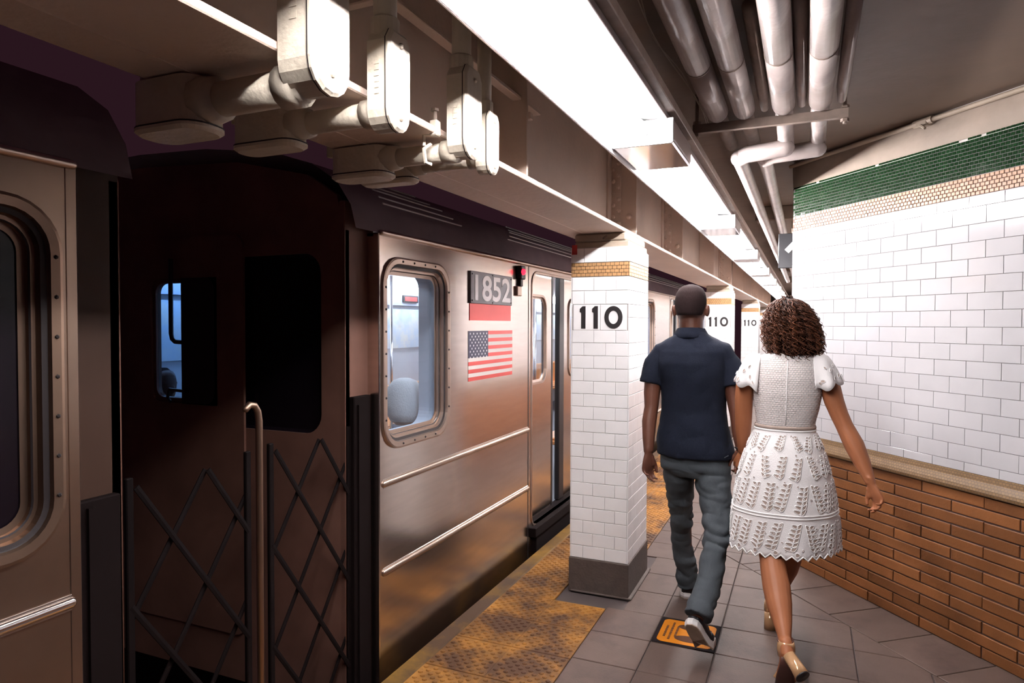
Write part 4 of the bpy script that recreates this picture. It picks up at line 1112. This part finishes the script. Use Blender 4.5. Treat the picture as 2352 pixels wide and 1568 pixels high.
# grey trousers
bm = B()
loft(bm, [(-.520, 3.61, .955, .168, .115), (-.519, 3.608, .91, .176, .122), (-.518, 3.606, .86, .182, .128), (-.518, 3.606, .80, .176, .126), (-.518, 3.61, .765, .150, .105)], 32, 2.3)
tube(bm, [(-.600, 3.61, .86), (-.607, 3.63, .76), (-.612, 3.68, .665), (-.613, 3.75, .52), (-.622, 3.79, .42), (-.622, 3.83, .31), (-.600, 3.865, .19), (-.597, 3.885, .115), (-.595, 3.89, .075)], [(.090, .105), (.082, .098), (.071, .085), (.062, .074), (.055, .066), (.053, .064), (.058, .066), (.061, .070), (.060, .072)], 22, True, (1, 0, 0))
tube(bm, [(-.437, 3.605, .87), (-.425, 3.58, .775), (-.413, 3.545, .69), (-.402, 3.50, .60), (-.390, 3.44, .525), (-.392, 3.36, .42), (-.405, 3.25, .32), (-.428, 3.165, .245), (-.436, 3.135, .215)], [(.092, .108), (.090, .102), (.081, .092), (.069, .080), (.062, .070), (.056, .064), (.058, .064), (.062, .066), (.060, .064)], 22, True, (1, 0, 0))
def trou_d(c, n):
    z = c.z
    A = .006 + .020*math.exp(-((z - .52)/.13)**2) + .022*math.exp(-((z - .17)/.10)**2) + .012*math.exp(-((z - .78)/.08)**2)
    f = (abs(noise.noise(V((c.x*8 + c.z*7, c.y*8, c.z*19)))) - .18)*A + noise.noise(V((c.x*30, c.y*20, c.z*20)))*.0016
    return c + n*f
me = remesh(bm, .0058, 2, trou_d)
part('trousers', me, 'trouser', man, mo)
def pocket(x0, x1): pass
bm = B(); tube(bm, [(-.40, 3.494, .865), (-.345, 3.515, .895)], .0022, 6); part('pocket_seam', bm, 'trouser', man, mo)
# slip-on trainers
def shoe(par, org, mtx, bend=0.0):
    root = B()
    def G(x, y, z):
        if bend and y > .155:
            q, h = y - .155, z
            # the sole flexes at the ball of the foot
            t = min(1.0, q/.03); a = bend*t
            y = .155 + q*math.cos(a) - h*math.sin(a); z = q*math.sin(a) + h*math.cos(a)
        return mtx @ V((x, y, z))
    outl = [(-.040, -.03), (-.043, .03), (-.040, .09), (-.046, .15), (-.046, .20), (-.034, .245), (-.010, .262), (.018, .255), (.040, .225), (.046, .18), (.042, .12), (.036, .06), (.036, .0), (.030, -.035), (.010, -.052), (-.018, -.052)]
    def L(s, z): return [G(x*s, .10 + (y - .10)*s, z) for x, y in outl]
    loops(root, [L(.97, .004), L(1.0, .010), L(1.03, .020), L(1.02, .034), L(.96, .038)], True, True, True)
    sole = part('shoe', root, 'sole_white', par, org, False)
    b2 = B(); loops(b2, [L(.975, .0045), L(.97, .0005), L(.93, -.001)], True, True, True); part('outsole', b2, 'sole_brown', sole, org, False)
    b3 = B()
    def U(y, w, h): return [G(w*math.cos(a), y, .034 + h*max(0, math.sin(a))) for a in [PI*k/10 for k in range(11)]]
    rows = [U(-.046, .022, .062), U(-.035, .034, .074), U(.0, .037, .076), U(.05, .039, .080), U(.09, .041, .074), U(.14, .044, .056), U(.19, .045, .043), U(.23, .036, .034), U(.25, .020, .018)]
    loops(b3, rows, False, False, False)
    vs = [b3.verts.new(p) for p in rows[0]]; b3.faces.new(vs)
    up = part('upper', b3, 'shoe_black', sole, org, True)
    sol = up.modifiers.new('s', 'SOLIDIFY'); sol.thickness = .004
    return sole
shoe(man, mo, Matrix.Translation((-.596, 3.90, .0)) @ Matrix.Rotation(.10, 4, 'Z'))
_H = V((-.462, 3.090, .196)); _T = V((-.398, 3.200, .010))
_e = (_T - _H).normalized(); _u = V((.15, .85, .35)); _u = (_u - _e*_u.dot(_e)).normalized(); _x = _e.cross(_u)
rx_ = Matrix.Translation(_H) @ Matrix(((_x.x, _e.x, _u.x, 0), (_x.y, _e.y, _u.y, 0), (_x.z, _e.z, _u.z, 0), (0, 0, 0, 1))) @ Matrix.Diagonal((.9, .84, .95, 1)) @ Matrix.Translation((0, .052, 0))
shoe(man, mo, rx_, .95)
bm = B(); tube(bm, [(-.29 + .027*math.cos(a), 3.555 + .026*math.sin(a), .933) for a in [2*PI*k/18 for k in range(19)]], .005, 6, False); wt = part('watch', bm, 'black', man, mo)
bm = B(); tube(bm, [(-.262, 3.55, .935), (-.255, 3.549, .935)], .013, 12); part('watch_face', bm, 'steel_bright', wt, mo)

# ------------------------------------------------------------ the woman in the white dress
wo = V((-.08, 3.42, 0))
bm = B()
head(bm, 1.665, -.052, 3.50, .94, False)
tube(bm, [(-.068, 3.45, 1.36), (-.062, 3.465, 1.42), (-.055, 3.485, 1.50)], [.055, .048, .05], 16)
loft(bm, [(-.083, 3.44, .80, .14, .11), (-.083, 3.43, .95, .14, .10), (-.082, 3.43, 1.09, .118, .085), (-.076, 3.435, 1.22, .135, .09), (-.074, 3.44, 1.32, .14, .08), (-.073, 3.445, 1.385, .11, .06), (-.07, 3.45, 1.41, .06, .05)], 24)
tube(bm, [(.03, 3.445, 1.365), (.078, 3.44, 1.345), (.103, 3.432, 1.28), (.125, 3.424, 1.20), (.147, 3.418, 1.14), (.169, 3.41, 1.09), (.208, 3.392, 1.01), (.238, 3.37, .94), (.259, 3.35, .89), (.272, 3.335, .855)], [.045, .049, .046, .043, .039, .0375, .043, .036, .027, .0215], 16)
hand(bm, (.274, 3.332, .850), (.42, -.10, -1), (-.75, -.65, -.2), (-.65, .75, 0), (.45, .75, .45), .88, .06, (.8, .5, .35), .0205)
tube(bm, [(-.19, 3.445, 1.36), (-.235, 3.445, 1.345), (-.262, 3.447, 1.28), (-.271, 3.46, 1.19), (-.273, 3.475, 1.10), (-.275, 3.49, 1.03), (-.277, 3.505, .97), (-.281, 3.525, .92)], [.045, .047, .044, .043, .041, .037, .029, .021], 16)
hand(bm, (-.281, 3.528, .915), (-.02, .03, -1), (.2, 1, 0), (-1, .2, 0), (.5, .8, .5), .86, .05, (.8, .5, .3), .0205)
# near (left) leg, heel lifted
tube(bm, [(-.155, 3.43, .86), (-.150, 3.41, .74), (-.140, 3.375, .62), (-.133, 3.345, .54), (-.128, 3.31, .475), (-.118, 3.265, .425), (-.104, 3.22, .375), (-.090, 3.165, .32), (-.075, 3.11, .268), (-.066, 3.065, .232), (-.062, 3.04, .205)], [.085, .080, .070, .063, .056, .057, .060, .054, .040, .029, .026], 18)
tube(bm, [(-.060, 3.035, .215), (-.052, 3.012, .185), (-.054, 3.035, .125), (-.058, 3.055, .075), (-.060, 3.075, .035), (-.060, 3.105, .018)], [(.027, .029), (.029, .034), (.031, .027), (.037, .021), (.040, .015), (.036, .010)], 16, True, (1, 0, 0), True)
for q in range(5): tube(bm, [(-.088 + .0135*q, 3.095, .016), (-.090 + .0145*q, 3.135 - .006*q, .010)], [.009 if q == 4 else .007]*2, 8, True, None, True)
# far (right) leg
tube(bm, [(.0, 3.44, .86), (-.005, 3.47, .74), (-.018, 3.52, .62), (-.034, 3.56, .52), (-.042, 3.575, .46), (-.056, 3.60, .40), (-.075, 3.63, .33), (-.10, 3.655, .25), (-.125, 3.675, .18), (-.142, 3.685, .135)], [.085, .080, .069, .060, .055, .056, .058, .048, .034, .028], 18)
tube(bm, [(-.145, 3.672, .11), (-.145, 3.70, .10), (-.143, 3.76, .065), (-.140, 3.81, .03), (-.138, 3.845, .016)], [(.027, .034), (.028, .032), (.033, .026), (.039, .018), (.034, .010)], 16, True, (1, 0, 0), True)
for q in range(5): tube(bm, [(-.165 + .0135*q, 3.835, .014), (-.167 + .0145*q, 3.875 - .006*q, .009)], [.007]*2, 8, True, None, True)
me = remesh(bm, .0042, 2)
woman = person('person with curly auburn hair in a short white lace dress and block heels, walking away', wo, me, 'skin_tan')
eyes(woman, wo, 1.665, -.052, 3.50, .94)
# bodice
bm = B()
loft(bm, [(-.082, 3.428, 1.070, .128, .096), (-.081, 3.428, 1.10, .131, .098), (-.078, 3.43, 1.16, .143, .103), (-.075, 3.432, 1.23, .151, .106), (-.074, 3.436, 1.30, .154, .100), (-.073, 3.44, 1.35, .153, .088), (-.073, 3.443, 1.385, .150, .072), (-.072, 3.446, 1.407, .122, .060), (-.070, 3.449, 1.417, .074, .054)], 40, 2.2)
me = remesh(bm, .006, 3)
bod = part('bodice', me, 'bodice', woman, wo)
# skirt
NU, NV = 176, 26
prof_s = [(1.072, .130, .098), (1.04, .140, .108), (1.0, .160, .125), (.94, .182, .142), (.87, .203, .157), (.80, .216, .165), (.74, .226, .172), (.68, .234, .177), (.62, .240, .182), (.56, .243, .186), (.522, .244, .188)]
def sk_prof(v):
    f = v*(len(prof_s) - 1); i = min(int(f), len(prof_s) - 2); t = f - i
    a, b = prof_s[i], prof_s[i+1]
    return [a[j] + (b[j] - a[j])*t for j in range(3)]
def skirt_pt(th, v, off=0.0):
    z, rx, ry = sk_prof(v)
    fold = 1 + v*v*(.030*math.sin(5*th + 1.2) + .022*math.sin(9*th + .4))
    cxs = -.083 - .006*v
    tri = abs(((th*34/(2*PI)) % 1.0)*2 - 1)
    zz = z - (v**14)*.020*tri + v*.012*math.cos(th - .9)
    rx2, ry2 = rx*fold + off, ry*fold + off
    return V((cxs + rx2*math.cos(th), 3.425 + .01*v + ry2*math.sin(th), zz))
bm = B()
Ls = [[skirt_pt(2*PI*k/NU, j/NV) for k in range(NU)] for j in range(NV + 1)]
loops(bm, Ls, True)
skirt = part('skirt', bm, 'dress', woman, wo)
md = skirt.modifiers.new('s', 'SOLIDIFY'); md.thickness = .003
bm = B(); loops(bm, [[skirt_pt(2*PI*k/64, j/10*.93, -.010) for k in range(64)] for j in range(11)], True); part('lining', bm, 'lining', skirt, wo)
bm = B()
for v0 in (.0,): 
    tube(bm, [skirt_pt(2*PI*k/72, 0, .003) + V((0, 0, .004)) for k in range(73)], [(.0075, .0035)]*73, 8, False, (0, 0, 1))
part('waistband', bm, 'lining', skirt, wo)
bm = B()
for v0 in (.672, .694, .03):
    bm = B(); tube(bm, [skirt_pt(2*PI*k/120, v0, .002) for k in range(121)], .0034, 6, False); part('trim_cord', bm, 'eyelet', skirt, wo)
bm = B(); tube(bm, [skirt_pt(2*PI*k/(34*4), 1.0, .0015) for k in range(34*4 + 1)], .0032, 6, False); part('hem_edging', bm, 'eyelet', skirt, wo)
# leaf shaped eyelets in fronds
rim = B(); hole = B()
def eyelet(th, v, ang, l, w_):
    p = skirt_pt(th, v, .0018); e = .01
    tu = (skirt_pt(th + e, v) - skirt_pt(th - e, v)).normalized(); tv = (skirt_pt(th, max(v - .01, 0)) - skirt_pt(th, min(v + .01, 1))).normalized()
    nn = tu.cross(tv).normalized()
    if nn.dot(p - V((-.085, 3.43, p.z))) < 0: nn = -nn
    a = tu*math.cos(ang) + tv*math.sin(ang); b = -tu*math.sin(ang) + tv*math.cos(ang)
    K = 12
    def lp(s1, s2, o): 
        return [p + a*(l*s1*math.cos(2*PI*k/K)) + b*(w_*s2*math.sin(2*PI*k/K)*(1 - .35*math.cos(2*PI*k/K))) + nn*o for k in range(K)]
    loops(rim, [lp(1.28, 1.5, -.001), lp(1.18, 1.32, .002), lp(1.0, 1.0, .002), lp(.97, .95, -.001)], True)
    loops(hole, [lp(.99, .99, .0001)], True, False, True)
rs = random.Random(3)
def frond(th0, v0, lean, n, sc):
    for i in range(n):
        t = i/(n - 1)
        for sd in (-1, 1):
            dv = -.030*sc*(i - n/2); dth = sd*.050*sc*(1.0 - .25*t) + lean*(i - n/2)*.022
            vv = v0 + dv
            if .05 < vv < .965 and abs(vv - .683) > .028: eyelet(th0 + dth, vv, PI/2 - sd*.95 + lean*.25, .0150*sc*(1.05 - .30*t), .0060*sc)
for row, (v0, cnt, n, ph) in enumerate(((.15, 15, 5, .0), (.33, 17, 5, .22), (.53, 20, 6, .05), (.82, 21, 6, .15))):
    for k in range(cnt):
        th0 = 2*PI*(k + rs.uniform(-.12, .12))/cnt + ph
        frond(th0, v0 + rs.uniform(-.012, .012), rs.choice((-1, 1))*rs.uniform(.4, 1.3), n, .95 if row < 2 else 1.08)
for k in range(17): eyelet(2*PI*(k*2 + 1.0)/34, .955, 0, .0085, .0085)
for k in range(110):
    eyelet(rs.uniform(0, 2*PI), rs.choice((rs.uniform(.25, .64), rs.uniform(.73, .93))), rs.uniform(0, PI), .0038, .0038)
part('eyelet_rims', rim, 'eyelet', skirt, wo, True, kind='stuff')
part('eyelet_holes', hole, 'lining', skirt, wo, True, kind='stuff')
# flutter sleeves
def sleeve(cx, cy, sx, k_):
    b2 = B(); rows = []
    nA = 56
    for j in range(7):
        t = j/6; row = []
        for i in range(nA + 1):
            a = -PI*.62 + PI*1.24*i/nA
            ruf = 1 + .13*t*math.sin(a*6 + 1.0 + sx)
            r = (.018 + .064*t**.42)*ruf
            x = cx + sx*(-.032 + .030*t + r*math.cos(a)*.96); y = cy + r*math.sin(a)*1.12
            z = 1.424 - .012*abs(math.sin(a)) - (t**1.15)*(.140 + .012*math.sin(a*6 + 2.2 + sx) + .022*(1 - math.cos(a)))*k_
            row.append((x, y, z))
        rows.append(row)
    loops(b2, rows, False)
    o = part('flutter_sleeve', b2, 'dress', bod, wo)
    md = o.modifiers.new('s', 'SOLIDIFY'); md.thickness = .003
    r2 = B(); h2 = B()
    for (i, j, l) in ((7, 4.6, .011), (15, 3.4, .009), (17, 5.2, .013), (24, 4.4, .010), (28, 5.3, .012), (35, 3.6, .009), (39, 5.0, .013), (48, 4.4, .010), (22, 2.6, .007), (43, 2.8, .007), (11, 2.6, .007), (32, 4.6, .008), (52, 5.1, .009), (4, 5.2, .008)):
        j0 = int(j); t = j - j0
        p = V(rows[j0][i])*(1 - t) + V(rows[j0+1][i])*t
        tu = (V(rows[j0][i+1]) - V(rows[j0][i-1])).normalized(); tv = (V(rows[j0][i]) - V(rows[j0+1][i])).normalized(); nn = tu.cross(tv).normalized()
        if nn.x*sx + nn.y*(p.y - cy)*20 < 0: nn = -nn
        p = p + nn*.0028; ang = rs.uniform(.3, 2.6); a_ = tu*math.cos(ang) + tv*math.sin(ang); b_ = -tu*math.sin(ang) + tv*math.cos(ang)
        def lp(s1, s2, o_): return [p + a_*(l*s1*math.cos(2*PI*q/12)) + b_*(l*.5*s2*math.sin(2*PI*q/12)) + nn*o_ for q in range(12)]
        loops(r2, [lp(1.3, 1.5, -.001), lp(1.2, 1.3, .0018), lp(1, 1, .0018), lp(.97, .95, -.001)], True); loops(h2, [lp(1, 1, 0)], True, False, True)
    part('eyelet_rims', r2, 'eyelet', o, wo, True, kind='stuff'); part('eyelet_holes', h2, 'lining', o, wo, True, kind='stuff')
sleeve(.078, 3.437, 1, .95)
sleeve(-.237, 3.447, -1, 1.0)
bm = B(); tube(bm, [(-.078, 3.330, 1.09), (-.076, 3.3255, 1.16), (-.075, 3.3250, 1.23), (-.074, 3.3345, 1.30), (-.073, 3.350, 1.35), (-.073, 3.370, 1.385)], .0022, 6); part('zip_seam', bm, 'dress', bod, wo)
# block heel sandals
def cyl(bm, a, b, r0, r1, n=16): tube(bm, [a, b], [r0, r1], n)
bm = B(); tube(bm, [(-.046, 2.992, .182), (-.010, 2.948, .152), (.006, 2.926, .137)], [(.027, .025), (.029, .027), (.031, .029)], 16)
hl = part('sandal', bm, 'gold_leather', woman, wo)
bm = B(); tube(bm, [(.0055, 2.9265, .1373), (.0085, 2.923, .135)], .030, 16); part('heel_tip', bm, 'black', hl, wo)
bm = B(); loops(bm, [[V((-.058, 3.035, .205)) + V(((.031 + q)*math.cos(a), (.034 + q)*math.sin(a)*.85 - dz*.12, dz)) for a in [PI*.95 + PI*1.1*k/20 for k in range(21)]] for dz, q in ((.018, .000), (.0, .0045), (-.022, .006), (-.05, .003))], False)
o = part('heel_cup', bm, 'gold_leather', hl, wo); md = o.modifiers.new('s', 'SOLIDIFY'); md.thickness = .003
bm = B(); tube(bm, [(-.062 + .0305*math.cos(a), 3.045 + .033*math.sin(a), .222 + .006*math.sin(a)) for a in [2*PI*k/24 for k in range(25)]], .0042, 6, False); part('ankle_strap', bm, 'strap_brown', hl, wo)
bm = B(); tube(bm, [(-.050, 2.990, .168), (-.056, 3.005, .12), (-.060, 3.025, .065), (-.061, 3.048, .025), (-.061, 3.095, .006), (-.061, 3.14, .004)], [(.027, .005), (.028, .005), (.036, .005), (.040, .005), (.039, .004), (.028, .003)], 14, True, (1, 0, 0)); part('insole', bm, 'strap_brown', hl, wo)
bm = B(); tube(bm, [(-.100, 3.075, .035), (-.085, 3.095, .056), (-.060, 3.102, .060), (-.035, 3.095, .056), (-.020, 3.075, .035)], [(.003, .011)]*5, 8, True, (0, 1, 0)); part('toe_strap', bm, 'gold_leather', hl, wo)
bm = B(); tube(bm, [(-.147, 3.655, .085), (-.147, 3.650, .0)], [.028, .030], 16); h2_ = part('sandal', bm, 'gold_leather', woman, wo)
bm = B(); loops(bm, [[(-.145 + (.031 + q)*math.cos(a), 3.675 + (.034 + q)*math.sin(a), z) for a in [PI + PI*k/16 for k in range(17)]] for z, q in ((.14, -.002), (.11, .003), (.085, .003))], False); o = part('heel_cup', bm, 'gold_leather', h2_, wo); o.modifiers.new('s', 'SOLIDIFY').thickness = .003
bm = B(); tube(bm, [(-.146, 3.645, .078), (-.145, 3.70, .066), (-.142, 3.77, .03), (-.140, 3.83, .005), (-.139, 3.885, .004)], [(.027, .005), (.028, .005), (.036, .005), (.039, .005), (.026, .003)], 14, True, (1, 0, 0)); part('insole', bm, 'strap_brown', h2_, wo)
bm = B(); tube(bm, [(-.143 + .031*math.cos(a), 3.688 + .034*math.sin(a), .145) for a in [2*PI*k/20 for k in range(21)]], .004, 6, False); part('ankle_strap', bm, 'strap_brown', h2_, wo)

# hair: a full curly mass and several hundred separate ringlets
HR = [(1.688, .020, .03), (1.680, .055, .06), (1.66, .080, .085), (1.63, .100, .102), (1.585, .114, .112), (1.53, .119, .112), (1.475, .120, .105), (1.43, .113, .095), (1.395, .098, .078), (1.37, .075, .055)]
def hair_c(z): 
    t = (1.69 - z)/.33; return (-.083 + .045*t, 3.478 - .012*t)
def hair_r(z):
    for (za, xa, ya), (zb, xb, yb_) in zip(HR, HR[1:]):
        if zb <= z <= za:
            t = (za - z)/(za - zb); return xa + (xb - xa)*t, ya + (yb_ - ya)*t
    return (HR[0][1:] if z > HR[0][0] else HR[-1][1:])
bm = B()
loft(bm, [(*hair_c(z), z - .020, rx*.87, ry*.87) for z, rx, ry in HR], 40)
def hair_d(c, n):
    f = noise.noise(c*22)*.016 + noise.noise(c*55)*.009 + noise.noise(c*120)*.004
    return c + n*f
me = remesh(bm, .0065, 1, hair_d)
hair = part('hair', me, 'hair_base', woman, wo)
cv = []; tips = []
hb = B(); lay = hb.verts.layers.float.new('tip')
rh = random.Random(11)
for k in range(700):
    th = rh.uniform(0, 2*PI)
    z0 = rh.choice((rh.uniform(1.655, 1.690), rh.uniform(1.58, 1.688), rh.uniform(1.46, 1.66)))
    ln = rh.uniform(.09, .20); z1 = max(z0 - ln, 1.355 - rh.uniform(-.02, .022))
    out = rh.uniform(.90, 1.07) + (.10 if rh.random() < .10 else 0)
    hr_ = rh.uniform(.006, .013); turns = rh.uniform(3.0, 6.0); ph = rh.uniform(0, 6.28); swing = rh.uniform(-.5, .5)
    pts = []; n_ = 30
    for i in range(n_):
        t = i/(n_ - 1); z = z0 + (z1 - z0)*t
        rx, ry = hair_r(min(z + .012, 1.687)); cx, cy = hair_c(z)
        o_ = out*(.90 + .16*t)
        a = th + swing*t*.5
        d_ = V((math.cos(a), math.sin(a), 0)); tang = V((-math.sin(a), math.cos(a), 0))
        base = V((cx + rx*o_*math.cos(a), cy + ry*o_*math.sin(a), z))
        h = hr_*min(1, .25 + 1.6*t)
        pts.append(base + d_*(h*math.cos(ph + turns*2*PI*t)) + tang*(h*math.sin(ph + turns*2*PI*t)))
    v0 = len(hb.verts)
    r_ = rh.uniform(.0014, .0028)
    tube(hb, pts, [r_*(1 - .45*i/(n_ - 1)) for i in range(n_)], 4, True)
    hb.verts.ensure_lookup_table()
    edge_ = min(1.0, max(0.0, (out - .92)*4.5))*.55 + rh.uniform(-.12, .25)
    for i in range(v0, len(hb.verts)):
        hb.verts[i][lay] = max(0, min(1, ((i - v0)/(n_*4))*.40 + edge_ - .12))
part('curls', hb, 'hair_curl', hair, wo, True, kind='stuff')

# ------------------------------------------------------------ passengers inside the lit car
def passenger(label, x, y, ztop, face, coat, hat, skin):
    """seated figure; built facing +Y at the origin, then turned"""
    org = V((x, y, .12)); R = Matrix.Translation((x, y, 0)) @ Matrix.Rotation(face, 4, 'Z')
    zt_ = ztop
    b_ = B(); head(b_, zt_, 0, 0, .95); tube(b_, [(0, -.03, zt_ - .32), (0, -.01, zt_ - .18)], [.055, .055], 14)
    loft(b_, [(0, -.02, .52, .14, .11), (0, -.03, .75, .13, .10), (0, -.04, zt_ - .36, .15, .09), (0, -.035, zt_ - .29, .08, .06)], 20)
    for s_ in (-1, 1):
        tube(b_, [(s_*.16, -.03, zt_ - .33), (s_*.20, .02, .72), (s_*.12, .20, .62)], [.045, .038, .026], 12)
        hand(b_, (s_*.12, .21, .615), (-s_*.2, 1, -.15), (0, -.2, -1), (-s_, .2, 0), (.3, .4, .3), .9)
        tube(b_, [(s_*.09, 0, .58), (s_*.11, .38, .58), (s_*.11, .40, .20)], [.075, .055, .038], 12)
        tube(b_, [(s_*.11, .38, .17), (s_*.12, .54, .14)], [.04, .03], 10, True, None, True)
    me_ = remesh(b_, .008, 1); me_.transform(R)
    p = person(label, org, me_, skin, None)
    b_ = B()
    loft(b_, [(0, -.01, .53, .18, .14), (0, -.03, .75, .17, .125), (0, -.04, zt_ - .40, .195, .12), (0, -.038, zt_ - .335, .17, .10), (0, -.035, zt_ - .275, .10, .085), (0, -.03, zt_ - .225, .085, .085)], 24)
    for s_ in (-1, 1): tube(b_, [(s_*.16, -.03, zt_ - .34), (s_*.205, .02, .72), (s_*.13, .17, .635)], [.06, .055, .042], 14)
    me_ = remesh(b_, .010, 2); me_.transform(R); part('coat', me_, coat, p, org)
    b_ = B()
    if hat == 'beanie':
        loft(b_, [(0, -.022, zt_ - .205, .078, .088), (0, -.012, zt_ - .16, .090, .106), (0, -.010, zt_ - .12, .094, .113), (0, -.010, zt_ - .07, .091, .110), (0, -.012, zt_ - .02, .080, .094), (0, -.014, zt_ + .014, .058, .068), (0, -.014, zt_ + .028, .025, .03)], 26)
    else:
        loft(b_, [(0, -.02, zt_ - .22, .070, .070), (0, -.016, zt_ - .16, .084, .094), (0, -.014, zt_ - .09, .086, .100), (0, -.012, zt_ - .03, .070, .082), (0, -.01, zt_ + .006, .03, .04)], 26)
    me_ = bpy.data.meshes.new('t'); b_.to_mesh(me_); b_.free(); me_.transform(R)
    part('beanie' if hat == 'beanie' else 'hair', me_, 'beanie' if hat == 'beanie' else 'hair_black', p, org)
    b_ = B()
    for s_ in (-1, 1): tube(b_, [(s_*.09, 0, .585), (s_*.11, .39, .585), (s_*.11, .41, .22)], [.082, .064, .05], 14, True, None, True)
    me_ = bpy.data.meshes.new('t'); b_.to_mesh(me_); b_.free(); me_.transform(R); part('trousers', me_, 'dark_coat', p, org)
passenger('person in a pale beanie seated in the lit car, seen through the nearest window', -2.03, 3.16, 1.225, PI/2, 'grey_coat', 'beanie', 'skin_tan')
passenger('person with dark hair seated inside the lit car, seen through its end door window', -4.02, 3.27, 1.24, -PI/2, 'dark_coat', 'hair', 'skin_dark')
